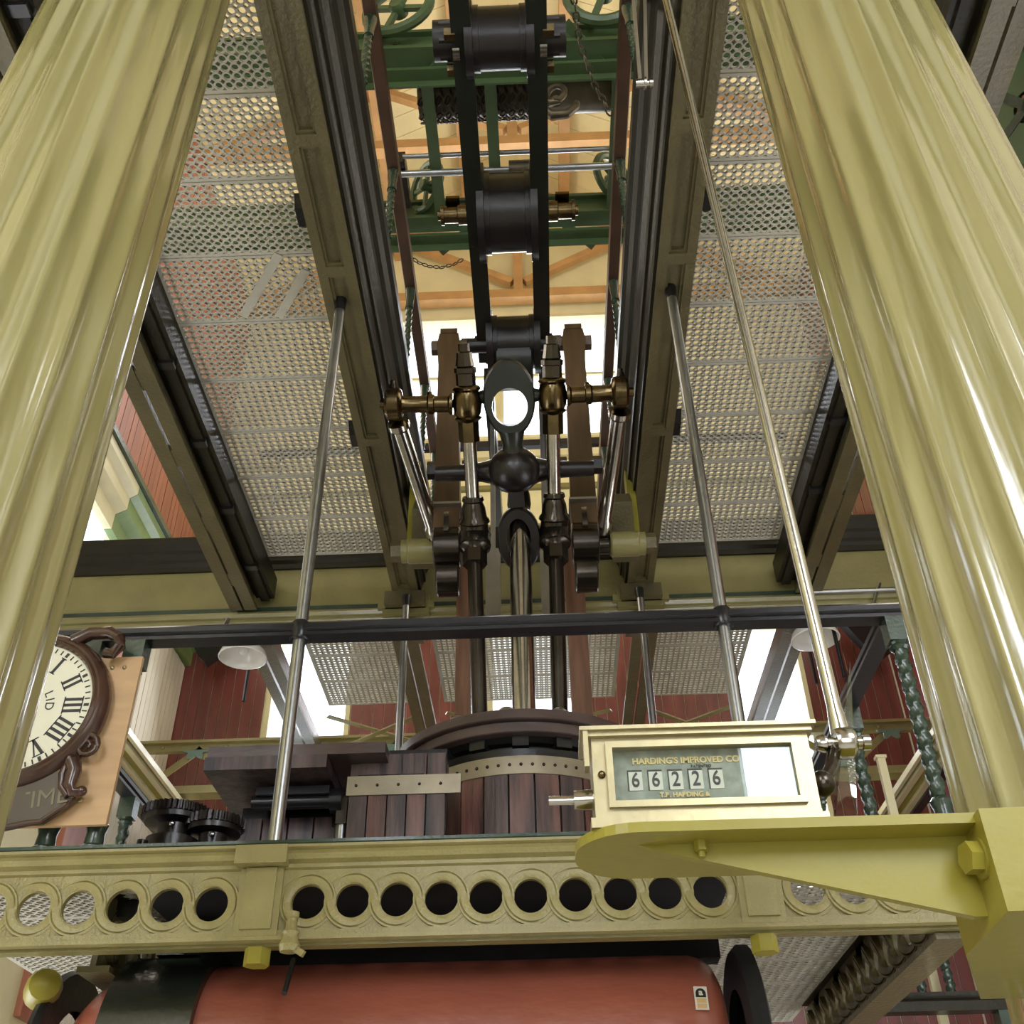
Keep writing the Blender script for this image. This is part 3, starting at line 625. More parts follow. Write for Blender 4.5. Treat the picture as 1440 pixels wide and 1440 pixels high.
hr = empty('platform_handrail', (0, 3.45, 3.63), 'dark moulded handrail running across in front of the cylinder', 'handrail')
MB().prism(HP, (-2.08, 0, 0), (0, 1, 0), (0, 0, 1), (1, 0, 0), 3.45).build('front_rail', 'rail', hr, False)
MB().prism(HP, (1.335, .035, 0), (1, 0, 0), (0, 0, 1), (0, 1, 0), 2.5).build('right_rail', 'rail', hr, False)
MB().prism(HP, (-2.04, .035, 0), (1, 0, 0), (0, 0, 1), (0, 1, 0), 2.5).build('left_rail', 'rail', hr, False)
for x in (-.90, .704): MB().lathe((x, 0, -.008), (0, 0, 1), [(0, .034), (.01, .04), (.07, .04), (.08, .033)], 16).build('rod_collar', 'rail', hr)
# twisted balusters
def twist_mesh(h, r, turns, name='twisted_shaft', m='green', n=12):
    vs = []; fs = []; st = int(turns*8)
    for i in range(st+1):
        z = h*i/st; a0 = 2*PI*turns*i/st/1.0
        for k in range(n):
            a = 2*PI*k/n; rr = r*(1+.2*math.cos(3*(a-a0/1.5))); vs.append((rr*math.cos(a), rr*math.sin(a), z))
    for i in range(st):
        for k in range(n): fs.append((i*n+k, i*n+(k+1) % n, (i+1)*n+(k+1) % n, (i+1)*n+k))
    fs += [tuple(range(n-1, -1, -1)), tuple(st*n+k for k in range(n))]
    return MB().add(vs, fs).mesh(name, M[m])
TW = twist_mesh(.56, .0245, 5)
BASE = MB().lathe((0, 0, 0), (0, 0, 1), [(0, .045), (.03, .045), (.04, .034), (.08, .03), (.11, .038), (.125, .026)], 14).mesh('base', M['green'])
NECK = MB().lathe((0, 0, .685), (0, 0, 1), [(0, .027), (.01, .036), (.022, .03), (.03, .034)], 14).box(-.038, .038, -.036, .036, .715, .815).mesh('square_head', M['green'], False)
def baluster(x, y, z, label):
    o = empty('twisted_baluster', (x, y, z), label, 'baluster', 'twisted green balusters of the platform rail')
    link('base', BASE, o); link('twisted_shaft', TW, o, (0, 0, .125)); link('square_head', NECK, o)
for x, y, lab in ((1.335, 3.45, 'twisted green baluster at the right corner, against the column'), (1.335, 4.2, 'twisted green baluster behind the counter crank'), (1.335, 4.95, 'twisted green baluster deep on the right rail'),
                  (-1.515, 3.45, 'twisted green baluster with its foot right of the clock board'), (-1.68, 3.45, 'twisted green baluster under the clock board, right of the column'), (-1.95, 3.45, 'twisted green baluster beside the left column edge'),
                  (-2.04, 4.2, 'twisted green baluster on the left rail behind the clock'), (-2.04, 4.95, 'twisted green baluster deep on the left rail')):
    baluster(x, y, 2.815, lab)
# ------------------------------------------------------------------ platform edge girder with interlaced rings
ff = empty('platform_edge_girder', (0, 3.45, 2.5), 'olive cast platform edge with interlaced open rings', 'girder')
PIT = .144; RH = .054
def ring_mesh():
    vs = []; fs = []; n = 36
    for k in range(n):
        a = 2*PI*k/n; w = .007+.0055*math.sin(2*a)
        for r, e in ((RH+.002, 0), (RH+.002, w-.003), (RH+.006, w), (.080, w), (.083, w-.0055), (.086, w-.001), (.0915, w-.001), (.0925, 0)): vs.append((r*math.cos(a), -e, r*math.sin(a)))
    for k in range(n):
        j = (k+1) % n
        for t in range(7): fs.append((k*8+t, j*8+t, j*8+t+1, k*8+t+1))
    return MB().add(vs, fs).mesh('ring', M['fascia'])
RING = ring_mesh(); RING2 = RING.copy(); RING2.materials.clear(); RING2.materials.append(M['girder']); RING2.transform(Matrix.Diagonal((1, 2.2, 1, 1)))  # darker ring copy: weaker light on the sides put into the colour
def fascia_panel(xh, z0, z1, zc, parent, ends=.085, m='fascia', ring=None):
    mb = MB(); mb.box(xh[0]-ends-.03, xh[0]-PIT/2, 0, .02, z0, z1); mb.box(xh[-1]+PIT/2, xh[-1]+ends+.03, 0, .02, z0, z1)
    for x in xh: mb.holed(x-PIT/2, x+PIT/2, z0, z1, x, zc, RH, 0, .02, 32)
    mb.build('pierced_panel', m, parent)
    for x in xh: link('ring', ring or RING, parent, (x, 0, zc))
zc = .152
fascia_panel([-1.083-PIT*k*1.007 for k in range(7, -1, -1)], .05, .255, zc, ff)
fascia_panel([-.768+PIT*k for k in range(10)], .05, .255, zc, ff)
fascia_panel([.84+PIT*k for k in range(4)], .05, .255, zc, ff)
MB().box(-2.25, 1.38, -.012, .03, .040, .062).box(-2.25, 1.38, -.018, .03, .032, .044).build('bottom_bead', 'fascia', ff, False)
MB().box(-2.25, 1.38, .02, .07, .022, .034).build('bottom_flange', 'olive', ff, False)
MB().prism([(.03, .255), (0, .255), (-.012, .26), (-.012, .272), (-.035, .28), (-.045, .295), (-.035, .31), (-.05, .316), (-.05, .325), (.03, .325)], (-2.25, 0, 0), (0, 1, 0), (0, 0, 1), (1, 0, 0), 3.63).build('cornice', 'fascia', ff, False)
MB().prism([(.05, .325), (-.045, .325), (-.05, .33), (-.05, .34), (-.03, .346), (.05, .346)], (-2.25, 0, 0), (0, 1, 0), (0, 0, 1), (1, 0, 0), 3.63).build('kerb', 'green', ff, False)
for x in (-.925, .685):
    MB().box(x-.07, x+.07, -.016, 0, .045, .258).box(x-.05, x+.05, -.026, 0, .065, .258).build('pilaster', 'fascia', ff, False)
    MB().box(x-.085, x+.085, -.062, .03, .262, .322).build('pilaster_cap', 'fascia', ff, False)
    MB().nut((x, .05, -.03), (x, .05, .022), .042).build('hanger_nut', 'bracket', ff, False)
def side_fascia(x, s, y0, n, label):
    g = empty('side_edge_girder', (x, y0, 2.5), label, 'girder', 'ringed edge girders running back'); g.rotation_euler = (0, 0, PI/2 if s > 0 else -PI/2)
    xs = [(.12+PIT*k)*s for k in range(n)]
    if s < 0: xs = xs[::-1]
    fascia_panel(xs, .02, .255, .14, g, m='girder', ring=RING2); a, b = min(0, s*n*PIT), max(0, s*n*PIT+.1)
    MB().box(a, b, -.05, .06, .0, .02).build('bottom_flange', 'girder', g, False)
    MB().box(a, b, -.03, .03, .255, .30).build('top_rail', 'cornice', g, False)
    for k in range(5): MB().box(s*(.15+.45*k)-.07, s*(.15+.45*k)+.07, .0 if s < 0 else -.07, .07 if s < 0 else .0, .2, .26).build('lug', 'black', g, False)
    return g
sf = side_fascia(1.275, -1, 3.5, 15, 'dark ringed edge girder running back on the right under the platform')
side_fascia(-1.50, 1, 3.64, 15, 'dark ringed edge girder running back on the left behind the red tank')
# platform floor gratings (seen from below and through the rings)
G2 = 'perforated floor strips of the cylinder platform'
floor_of('platform_grating', 'perforated platform floor strip under the right rail', .62, 1.26, 3.50, 6, 2.76, G2)
floor_of('platform_grating', 'perforated platform floor strip under the left rail', -2.2, -1.36, 3.50, 6, 2.76, G2)
def slab(name, x0, x1, y0, y1, z0, z1, m, label, cat): return tag(MB().box(x0, x1, y0, y1, z0, z1).build(name, m, None, False), label, cat)
slab('platform_bed', -1.36, .62, 3.5, 4.12, 2.72, 2.81, 'shadeblack', 'dark iron bed plate under the front of the cylinder', 'bed plate')  # its near-black colour carries the shade seen through the rings
slab('platform_bed', -1.36, .62, 5.55, 6.1, 2.72, 2.81, 'drum', 'dark iron bed plate under the back of the cylinder', 'bed plate')
slab('gap_shade_bar', -1.36, .62, 4.0, 4.1, 2.585, 2.718, 'shadeblack', 'near-black bar added as shade in the gap between the red tank and the platform edge', 'shade bar')  # added dark bar, stands in for the shade in this gap
# ------------------------------------------------------------------ cylinder: staves, band, lid
cy = empty('steam_cylinder', (XC, YC, 2.2), 'wood-lagged steam cylinder with a metal band and round wooden lid', 'cylinder')
R = .52; ns = 30
for k in range(ns):
    a0, a1 = 2*PI*(k+.04)/ns, 2*PI*(k+.96)/ns; am = (a0+a1)/2
    if math.sin(am) > .75: continue
    mb = MB(); p = []
    for a in (a0, am, a1): p.append(((R)*math.cos(a), (R)*math.sin(a)))
    for a in (a1, a0): p.append(((R-.03)*math.cos(a), (R-.03)*math.sin(a)))
    mb.prism(p, (0, 0, -.7), (1, 0, 0), (0, 1, 0), (0, 0, 1), 1.95).build('stave', 'stave' if k % 3 else 'darkstave', cy, False)
MB().cyl((0, 0, -.7), (0, 0, 1.3), R-.032, None, 40).build('core', 'black', cy)
MB().lathe((0, 0, 1.19), (0, 0, 1), [(0, R-.01), (0, R+.006), (.08, R+.006), (.08, R-.01)], 60, False).build('band', 'strap', cy)
for k in range(34):
    a = PI+PI*k/34; MB().sph(((R+.006)*math.cos(a), (R+.006)*math.sin(a), 1.23), .0075, 8, 5).build('band_stud', 'iron', cy)
MB().lathe((0, 0, 1.27), (0, 0, 1), [(0, R-.03), (.0, R+.0), (.03, R+.01), (.035, R-.03), (.055, R-.03), (.06, R+.0), (.085, R+.02), (.085, .2)], 56, False).build('flange', 'black', cy)
for k in range(18):
    a = 2*PI*(k+.5)/18; c = V((math.cos(a), math.sin(a), 0)); t = V((-c.y, c.x, 0))
    MB().bar(c*(R-.05)+V((0, 0, 1.33)), c*(R+.03)+V((0, 0, 1.33)), .07, .05, (0, 0, 1)).build('flange_block', 'black', cy, False)
MB().lathe((0, 0, 1.352), (0, 0, 1), [(0, .4), (0, R+.062), (.004, R+.066), (.045, R+.066), (.05, R+.05)], 64, False).build('lower_lid_ring', 'ringwood', cy)
MB().lathe((0, 0, 1.402), (0, 0, 1), [(0, R+.05), (0, R+.088), (.004, R+.092), (.045, R+.09), (.05, R+.08), (.05, .0)], 64, False).build('upper_lid_ring', 'ringwood', cy)
for k in range(14):
    a = 2*PI*(k+.25)/14; MB().lathe(((R-.0)*math.cos(a), (R-.0)*math.sin(a), 1.452), (0, 0, 1), [(0, .042), (.02, .042), (.035, .034), (.045, .02)], 14).build('lid_bolt', 'greysteel', cy)
# flat lagged casing beside the cylinder, and the steam chest with overhanging wooden top
fc = empty('lagged_casing', (0, 4.02, 2.3), 'flat wood-lagged casing left of the round cylinder', 'casing')
nx = 5; xa, xb = -.775, -.385
for i in range(nx):
    w = (xb-xa)/nx; MB().box(xa+w*i+.003, xa+w*(i+1)-.003, 0, .03, .515, 1.11).build('stave', 'stave' if i % 2 else 'darkstave', fc, False)
MB().box(xa-.0, xb+.0, .031, .12, .515, 1.14).build('core', 'black', fc, False)
MB().box(xa, xb+.06, -.008, .0, .935, 1.015).box(xa-.008, xa, -.008, .03, .935, 1.015).build('band', 'strap', fc, False)
for i in range(5): MB().sph((xa+.03+.085*i, -.009, .975), .0065, 8, 5).build('band_stud', 'iron', fc)
for i in range(3): MB().box(-.74+.09*i, -.655+.09*i, -.006, .0, 1.02, 1.105).build('top_board', 'darkstave', fc, False)
MB().cyl((xa-.035, .1, .515), (xa-.035, .1, .9), .028, None, 14).build('corner_pipe', 'greysteel', fc)
MB().nut((xa-.035, .1, .85), (xa-.035, .1, .96), .042).build('pipe_joint', 'iron', fc, False)
sc_ = empty('steam_chest', (0, 4.22, 2.3), 'lagged steam chest with an overhanging dark wooden top', 'steam chest')
xa, xb = -1.27, -.84
for i in range(4):
    w = (xb-xa)/4; MB().box(xa+w*i+.004, xa+w*(i+1)-.004, 0, .03, .515, .93).build('stave', 'darkstave', sc_, False)
MB().box(xa+.01, xb-.01, .031, .42, .515, .99).build('core', 'black', sc_, False)
MB().box(xa-.01, xb-.04, -.012, .0, .68, .725).build('band', 'rail', sc_, False)
for i in range(3): MB().sph((xa+.04+.13*i, -.014, .70), .011, 8, 5).build('band_stud', 'rail', sc_)
MB().box(-1.34, -.85, -.32, .4, 1.01, 1.065).build('lower_top_board', 'darkstave', sc_, False)
MB().box(-1.335, -.62, -.31, .26, 1.069, 1.115).build('upper_top_board', 'ringwood', sc_, False)
MB().box(-1.16, -.86, -.17, .0, .965, .998).lathe((-1.18, -.12, .95), (1, 0, 0), [(0, .03), (.34, .03)], 14).lathe((-.86, -.12, .95), (1, 0, 0), [(0, .05), (.05, .05)], 12).build('valve_cover', 'rail', sc_)
for i, x in enumerate((-1.25, -1.08, -.9, -.72)): MB().lathe((x, -.2, 1.115), (0, 0, 1), [(0, .04), (.02, .04), (.035, .032), (.042, .018)], 14).build('top_bolt', 'greysteel', sc_)
MB().box(-.9, -.84, -.03, .0, .5, .55).build('catch', 'iron', sc_, False)
# spur gears by the steam chest
def gear_mesh(r, h, teeth, mname='drum'):
    poly = []
    for k in range(teeth):
        for u, rr in ((0, r*.93), (.3, r*.93), (.4, r), (.7, r)): a = 2*PI*(k+u)/teeth; poly.append((rr*math.cos(a), rr*math.sin(a)))
    return MB().prism(poly, (0, 0, 0), (1, 0, 0), (0, 1, 0), (0, 0, 1), h).mesh('toothed_rim', M[mname], False)
for px, py, r, lab in ((248, 1153, .135, 'large black spur gear by the steam chest'), (302, 1166, .115, 'smaller black spur gear touching the steam chest')):
    c = at(px, py, Y=3.95); g = empty('spur_gear', c, lab, 'gear', 'black spur gears')
    link('toothed_rim', gear_mesh(r, .035, 40 if r > .12 else 32), g)
    MB().lathe((0, 0, 0), (0, 0, -1), [(0, r*.9), (.02, r*.88), (.03, r*.5), (.08, r*.46), (.085, r*.75), (.16, r*.72), (.17, r*.35), (c.z-2.815, r*.3)], 24).build('hub', 'drum', g)
    MB().sph((.02, -r*.7, -.05), .012, 8, 6).build('grease_plug', 'greysteel', g)
c = at(205, 1160, Y=3.85); gp = empty('gear_post', (c.x, 3.85, 2.815), 'short black post left of the spur gears', 'post')
MB().cyl((0, 0, 0), (0, 0, .2), .02, None, 14).build('pipe', 'black', gp); MB().lathe((0, 0, .12), (0, 0, 1), [(0, .028), (.04, .028), (.05, .02)], 14).build('coupling', 'black', gp)
c = at(1310, 1425, Y=6.4)
ld = empty('landing_rail', (c.x, 6.4, c.z), 'dark rail with twisted balusters glimpsed under the bracket on the right', 'handrail')
MB().prism([(-.06, 0), (-.06, .05), (-.03, .07), (-.05, .1), (.05, .1), (.05, 0)], (-.5, 0, 0), (0, 1, 0), (0, 0, 1), (1, 0, 0), 1.9).build('rail', 'cornice', ld, False)
MB().box(.35, .47, -.05, .05, -c.z, .75).build('newel_post', 'green', ld, False)
for x in (-.02, .14, .62): link('twisted_baluster', TW, ld, (x, 0, .1))
MB().box(.3, .52, -.07, .07, .5, .56).box(.33, .49, -.06, .06, .56, .62).build('newel_cap', 'moss', ld, False)
# ------------------------------------------------------------------ red tank under the platform
tk = empty('red_tank', (0, 3.9, 2.25), 'red oxide painted horizontal tank under the platform', 'tank')
tr = .31
MB().lathe((-1.62, 0, 0), (1, 0, 0), [(0, .01), (.004, .07), (.02, .14), (.05, .2), (.1, .25), (.17, .29), (.25, tr), (.6, tr+.002), (1.4, tr), (2.0, tr+.002), (2.10, tr), (2.14, tr-.012), (2.17, tr-.035), (2.19, tr-.08), (2.2, .01)], 48).build('shell', 'red', tk)
tag(MB().lathe((-1.43, 0, 0), (1, 0, 0), [(0, tr+.0), (.0, tr+.035), (.30, tr+.035), (.30, tr+.0)], 48, False).build('strap', 'strapblack', tk), 'wide black green strap')
MB().lathe((.63, 0, 0), (1, 0, 0), [(0, .2), (0, tr+.01), (.02, tr+.03), (.05, tr+.03), (.06, tr), (.06, .2)], 48, False).build('end_ring', 'shadeblack', tk)
MB().box(-1.36, -1.21, -.1, .1, tr+.03, .455).build('hanger', 'green', tk, False)
MB().lathe((-1.70, .08, 0), (1, 0, 0), [(0, .2), (0, tr+.01), (.02, tr+.02), (.04, tr+.01), (.04, .2)], 40, False).build('rear_flange', 'black', tk)
a = math.radians(52)
lb = empty('tank_label', at(986, 1404, Y=3.47), 'small cream label with a black top on the red tank', 'label')
_d = (at(986, 1404, Y=3.9)-CAM); _d = _d/_d.y            # where the sight line meets the tank shell
_a = 1+_d.z**2; _b = -2*(3.9+_d.z*(2.25-1.6)); _c = 3.9**2+(2.25-1.6)**2-(tr+.003)**2
_t = (-_b-math.sqrt(_b*_b-4*_a*_c))/(2*_a); p = CAM+_d*_t; lb.location = p
_g = math.atan2(p.z-2.25, 3.9-p.y)
ez_ = V((0, -math.cos(_g), math.sin(_g))); ex_ = V((1, 0, -.04)).normalized(); ey_ = ez_.cross(ex_)
def lab_box(mb, x0, x1, y0, y1, h): mb.prism([(x0, y0), (x1, y0), (x1, y1), (x0, y1)], (0, 0, 0), ex_, ey_, ez_, h); return mb
lab_box(MB(), -.021, .021, -.04, .04, .003).build('card', 'paper', lb, False)
MB().prism([(-.016, .002)]+[(.016*math.cos(PI*k/10), .016+.017*math.sin(PI*k/10)) for k in range(10, -1, -1)]+[(.016, .002)], (0, 0, 0), ex_, ey_, ez_, .004).build('dark_arch', 'ink', lb, False)
lab_box(lab_box(MB(), -.015, .015, -.018, -.002, .004), -.015, .015, -.036, -.021, .004).build('beige_block', 'beige', lb, False)
text('a', tuple(p+ez_*.0045+ey_*.018), .03, 'paper', lb, ex_, ey_, bold=.0008)
# drain cock with black pipe into the tank
c = at(410, 1300, Y=3.42); dc = empty('drain_cock', (c.x, 3.42, 2.49), 'olive drain cock with a black pipe above the red tank', 'valve')
MB().lathe((0, 0, .0), (0, 0, 1), [(0, .028), (.02, .034), (.035, .026), (.05, .022), (.06, .026), (.07, .018), (.1, .016), (.105, .022), (.12, .022)], 14).build('body', 'fascia', dc)
MB().bar((0, 0, .02), (.05, -.01, -.01), .014, .02).build('lever', 'fascia', dc, False)
MB().cyl((0, 0, -.12), (-.003, .09, 0), .009, None, 10).build('pipe', 'black', dc)
for px, lab in ((270, 'dark bolt head under the platform by the tank strap'),):
    c = at(px, 1340, Y=3.62); tag(MB().nut((c.x, 3.6, c.z), (c.x, 3.6, c.z+.05), .05).build('bolt_head', 'black', None, False), lab, 'bolt')
c = at(62, 1388, Y=3.72); tag(MB().lathe(c, (.5, -1, 0), [(-.08, .06), (0, .06), (.04, .05), (.06, .02)], 16).build('end_cap', 'bracket'), 'yellow olive round cap left of the red tank', 'cap')
# ------------------------------------------------------------------ revolution counter on its bracket
bz = 2.035
br = empty('counter_bracket', (.5, 1.3, bz), 'yellow olive iron bracket clamped to the right column', 'bracket')
pl = [(.0-.45, -.10+.0)]; pts = []
x0, x1, ya, yb = -.462, .07, -.10, .068; rc = .075
for cx, cyy, a0 in ((x0+rc, yb-rc, 90), (x0+rc, ya+rc, 180)):
    for k in range(9): a = math.radians(a0+90*k/8); pts.append((cx+rc*math.cos(a), cyy+rc*math.sin(a)))
pts += [(x1, ya), (x1, yb)]
MB().prism(pts, (0, 0, 0), (1, 0, 0), (0, 1, 0), (0, 0, 1), .012).build('shelf_plate', 'bracket', br, False)
MB().prism([(x0+.075, 0), (x0+.10, -.008), (-.015, -.092), (.02, -.092), (.02, 0)], (0, -.056, 0), (1, 0, 0), (0, 0, 1), (0, 1, 0), .012).build('gusset', 'bracket', br, False)
MB().prism([(.006, .06), (-.004, -.12), (.3, -.13), (.55, -.05), (.55, .30), (.10, .30)], (.0, 0, -.105), (1, 0, 0), (0, 1, 0), (0, 0, 1), .114).build('clamp', 'bracket', br, False)
cb = at(1383, 1207, X=.50)-V((.5, 1.3, bz))
MB().nut(cb+V((.01, 0, 0)), cb+V((-.022, -.004, 0)), .0185).build('clamp_bolt', 'bracket', br, False)
MB().cyl(cb+V((.01, 0, 0)), cb+V((-.006, 0, 0)), .023, None, 18).build('washer', 'bracket', br)
_sb = at(985, 1183, Z=bz)-V((.5, 1.3, bz))
for x, y in ((_sb.x, _sb.y),): MB().nut((x, y, 0), (x, y, -.012), .0085).cyl((x, y, -.012), (x, y, -.019), .004, None, 8).build('shelf_bolt', 'bracket', br, False)
ct = empty('revolution_counter', (.197, 1.26, bz+.012), 'pale brass revolution counter with a glazed number window', 'counter')
W2 = .134; D = .075; H = .122
MB().box(-W2-.006, W2+.006, -D/2-.008, D/2, 0, .012).box(-W2, W2, -D/2-.002, D/2, .012, .018).build('plinth', 'brass', ct, False)
bx = MB()
wx0, wx1, wz0, wz1 = -.111, .113, .031, .103
bx.box(-W2, wx0, -D/2, D/2, .018, H).box(wx1, W2, -D/2, D/2, .018, H).box(wx0, wx1, -D/2, D/2, .018, wz0).box(wx0, wx1, -D/2, D/2, wz1, H).box(wx0, wx1, D/2-.004, D/2, wz0, wz1)
bx.build('case', 'brass', ct, False)
MB().prism([(-W2-.014, -D/2-.014), (W2+.010, -D/2-.014), (W2+.010, D/2), (-W2-.014, D/2)], (0, 0, H), (1, 0, 0), (0, 1, 0), (0, 0, 1), .005).box(-W2-.008, W2+.005, -D/2-.008, D/2, H-.006, H).box(-W2-.010, -W2-.004, -D/2-.012, -D/2+.01, .075, H).build('cornice', 'brass', ct, False)
fr = MB()
for a, b, c_, d in ((wx0-.006, wx1+.006, wz0-.006, wz0+.002), (wx0-.006, wx1+.006, wz1-.002, wz1+.006), (wx0-.006, wx0+.002, wz0+.002, wz1-.002), (wx1-.002, wx1+.006, wz0+.002, wz1-.002)): fr.box(a, b, -D/2-.006, -D/2, c_, d)
fr.build('bezel', 'brass', ct, False)
MB().box(wx0, wx1, -D/2+.012, -D/2+.014, wz0, wz1).build('face', 'backing', ct, False)
MB().box(wx0, wx1, -D/2+.0005, -D/2+.0015, wz0, wz1).build('glass', 'pane', ct, False)
cx0 = ct.location
def ctext(s, x, z, size, m, b=0, sx=1): return text(s, (cx0.x+x, cx0.y-D/2+.011, cx0.z+z), size, m, ct, bold=b, sx=sx)
ctext("HARDING'S IMPROVED CO", -.018, .0885, .0112, 'gold', .0004, .98)
ctext('PATENTED', .0, .0805, .0052, 'ink')
for i, dgt in enumerate('66226'):
    x = -.082+.0247*i
    MB().box(x-.0085, x+.0085, -D/2+.0110, -D/2+.0118, .0515, .0765).build('number_tile', 'paper', ct, False)
    MB().box(x-.0085, x+.0085, -D/2+.0105, -D/2+.0118, .0755, .0775).box(x-.0095, x-.0082, -D/2+.0105, -D/2+.0118, .0515, .0775).build('tile_edge', 'ink', ct, False)
    text(dgt, (cx0.x+x, cx0.y-D/2+.0105, cx0.z+.064), .026, 'ink', ct, name='numeral', bold=.0003, sx=.8)
ctext('T.R. HARDING &', -.024, .0445, .0082, 'gold', .0003)
MB().lathe((-W2-.03, 0, .052), (1, 0, 0), [(0, .006), (.006, .006), (.0061, .0115), (.02, .0125), (.026, .0125), (.031, .0125)], 16).cyl((-W2-.055, 0, .052), (-W2-.02, 0, .052), .0058, None, 12).build('spindle', 'steel', ct)
MB().sph((-W2+.0105, -D/2-.001, .068), .005, 10, 6).build('screw', 'bronze', ct)
# crank of the counter and the long vertical drive rod
p0 = at(1187, 1045, Y=1.28); cr = empty('counter_crank', p0, 'dark crank arm with a ball end right of the counter', 'crank')
e = at(1157, 1102, Y=1.255)-p0
MB().tube([V((-.012, 0, -.002)), V((-.016, 0, -.012)), e*.6, e], .0085, 10).build('arm', 'iron', cr)
MB().sph(tuple(e), .0165, 14, 9).build('ball', 'iron', cr)
MB().cyl(tuple(e+V((-.03, 0, .004))), tuple(e), .007, None, 10).build('pin', 'iron', cr)
MB().lathe((-.036, 0, .0), (1, 0, 0), [(0, .009), (.008, .012), (.012, .012), (.014, .008), (.022, .008), (.024, .018), (.03, .021), (.044, .021), (.05, .016), (.052, .008), (.058, .008), (.059, .011), (.068, .011), (.07, .006)], 16).build('knuckle', 'steel', cr)
p1 = at(938, 0, Y=1.28); d = (p1-p0); dr = empty('drive_rod', p0+V((-.002, 0, .012)), 'long bright steel rod rising vertically from the counter crank', 'rod')
MB().lathe((0, 0, 0), d, [(0, .013), (.02, .012), (.04, .0098), (1.2, .0092), (d.length*1.5, .009)], 12).build('shaft', 'steel', dr)
lr = empty('hanging_lever', at(905, 117, Y=2.2), 'bright forked lever hanging at the top of the right girder', 'lever')
q = at(886, -60, Y=2.2)-lr.location; q2 = at(906, -60, Y=2.2)-lr.location
MB().bar((-.012, 0, 0), tuple(q), .012, .02, (0, 1, 0)).build('left_prong', 'strap', lr, False); MB().bar((.01, 0, 0), tuple(q2), .012, .02, (0, 1, 0)).build('right_prong', 'strap', lr, False)
MB().lathe((-.03, 0, -.002), (1, 0, 0), [(0, .018), (.03, .018), (.032, .024), (.04, .024), (.042, .014), (.05, .014), (.052, .018), (.065, .018)], 12).build('pin', 'steel', lr)
# clear acrylic guard beside the crank
ag = empty('acrylic_sign', at(1186, 1120, Y=1.36), 'clear acrylic sign standing beside the counter crank', 'sign')
g0 = at(1196, 1140, Y=1.36); ptsA = [at(1143, 1132, Y=1.40), at(1195, 1140, Y=1.34), at(1196, 932, Y=1.34), at(1180, 985, Y=1.40)]
for k in (0, 1): ptsA[k].z = 2.047
ptsA[0].y = 1.36
base = [p-ag.location for p in ptsA]; nrm = (base[1]-base[0]).cross(base[2]-base[0]).normalized()*.002
MB().add([*base, *[p+nrm for p in base]], [(3, 2, 1, 0), (4, 5, 6, 7)]+[(i, (i+1) % 4, 4+(i+1) % 4, 4+i) for i in range(4)]).build('sheet', 'acrylic', ag, False)
# ------------------------------------------------------------------ wall clock on its board
ck = at(27, 990, Y=3.30); YK = 3.36
bd = empty('clock_board', (0, 3.385, 0), 'plain plywood board behind the round clock', 'board')
MB().box(-2.32, -1.456, -.009, .009, 2.90, 3.535).build('sheet', 'board', bd, False)
for x, z in ((-1.56, 3.49), (-1.515, 3.49), (-1.56, 2.985), (-1.60, 2.985)): MB().sph((x, -.010, z), .0085, 10, 6).build('screw', 'brass', bd)
cl = empty('wall_clock', (ck.x, YK, ck.z), 'round dark wood clock with roman numerals, half behind the column', 'clock')
RF = .248
MB().lathe((0, 0, 0), (0, -1, 0), [(0, RF+.054), (.012, RF+.058), (.03, RF+.055), (.045, RF+.047), (.055, RF+.038), (.06, RF+.03), (.058, RF+.022), (.064, RF+.014), (.06, RF+.006), (.045, RF)], 64, False).build('case_ring', 'clockwood', cl)
MB().cyl((0, .0, 0), (0, -.04, 0), RF+.004, None, 64).build('dial', 'dial', cl)
mk = MB()
for k in range(60):
    a = 2*PI*k/60; c = V((math.sin(a), 0, math.cos(a))); mk.bar(c*(RF-.026)+V((0, -.0408, 0)), c*(RF-.008)+V((0, -.0408, 0)), .005 if k % 5 else .011, .001, (0, 1, 0))
mk.build('minute_track', 'ink', cl, False)
ROM = ['XII', 'I', 'II', 'III', 'IIII', 'V', 'VI', 'VII', 'VIII', 'IX', 'X', 'XI']
def roman(s, a):
    mb = MB(); rad = V((math.sin(a), 0, math.cos(a))); tan = V((math.cos(a), 0, -math.sin(a))); w = {'I': .022, 'V': .042, 'X': .042}
    tot = sum(w[c] for c in s); u = -tot/2; h0, h1 = .15, .215; o = V((0, -.0408, 0))
    P = lambda t, r: o+tan*t+rad*r
    for c in s:
        m = u+w[c]/2
        if c == 'I': mb.bar(P(m, h0), P(m, h1), .011, .001, (0, 1, 0))
        elif c == 'V': mb.bar(P(m-.014, h1), P(m, h0), .011, .001, (0, 1, 0)); mb.bar(P(m+.014, h1), P(m, h0), .005, .001, (0, 1, 0))
        else: mb.bar(P(m-.014, h1), P(m+.014, h0), .011, .001, (0, 1, 0)); mb.bar(P(m+.014, h1), P(m-.014, h0), .005, .001, (0, 1, 0))
        u += w[c]
    mb.bar(P(-tot/2, h0), P(tot/2, h0), .004, .001, (0, 1, 0)); mb.bar(P(-tot/2, h1), P(tot/2, h1), .004, .001, (0, 1, 0))
    return mb.build('numeral', 'ink', cl, False)
for i, s in enumerate(ROM): roman(s, 2*PI*i/12)
for ch_, ang in (('L', 62), ('I', 76), ('D', 91)):
    a = math.radians(ang); r = .098
    text(ch_, (ck.x+r*math.sin(a), YK-.041, ck.z+r*math.cos(a)), .044, 'ink', cl, (math.cos(a), 0, -math.sin(a)), (math.sin(a), 0, math.cos(a)))
hd = MB(); hd.bar((0, -.046, 0), (-.10, -.046, .06), .012, .002, (0, 1, 0)); hd.build('hour_hand', 'ink', cl, False)
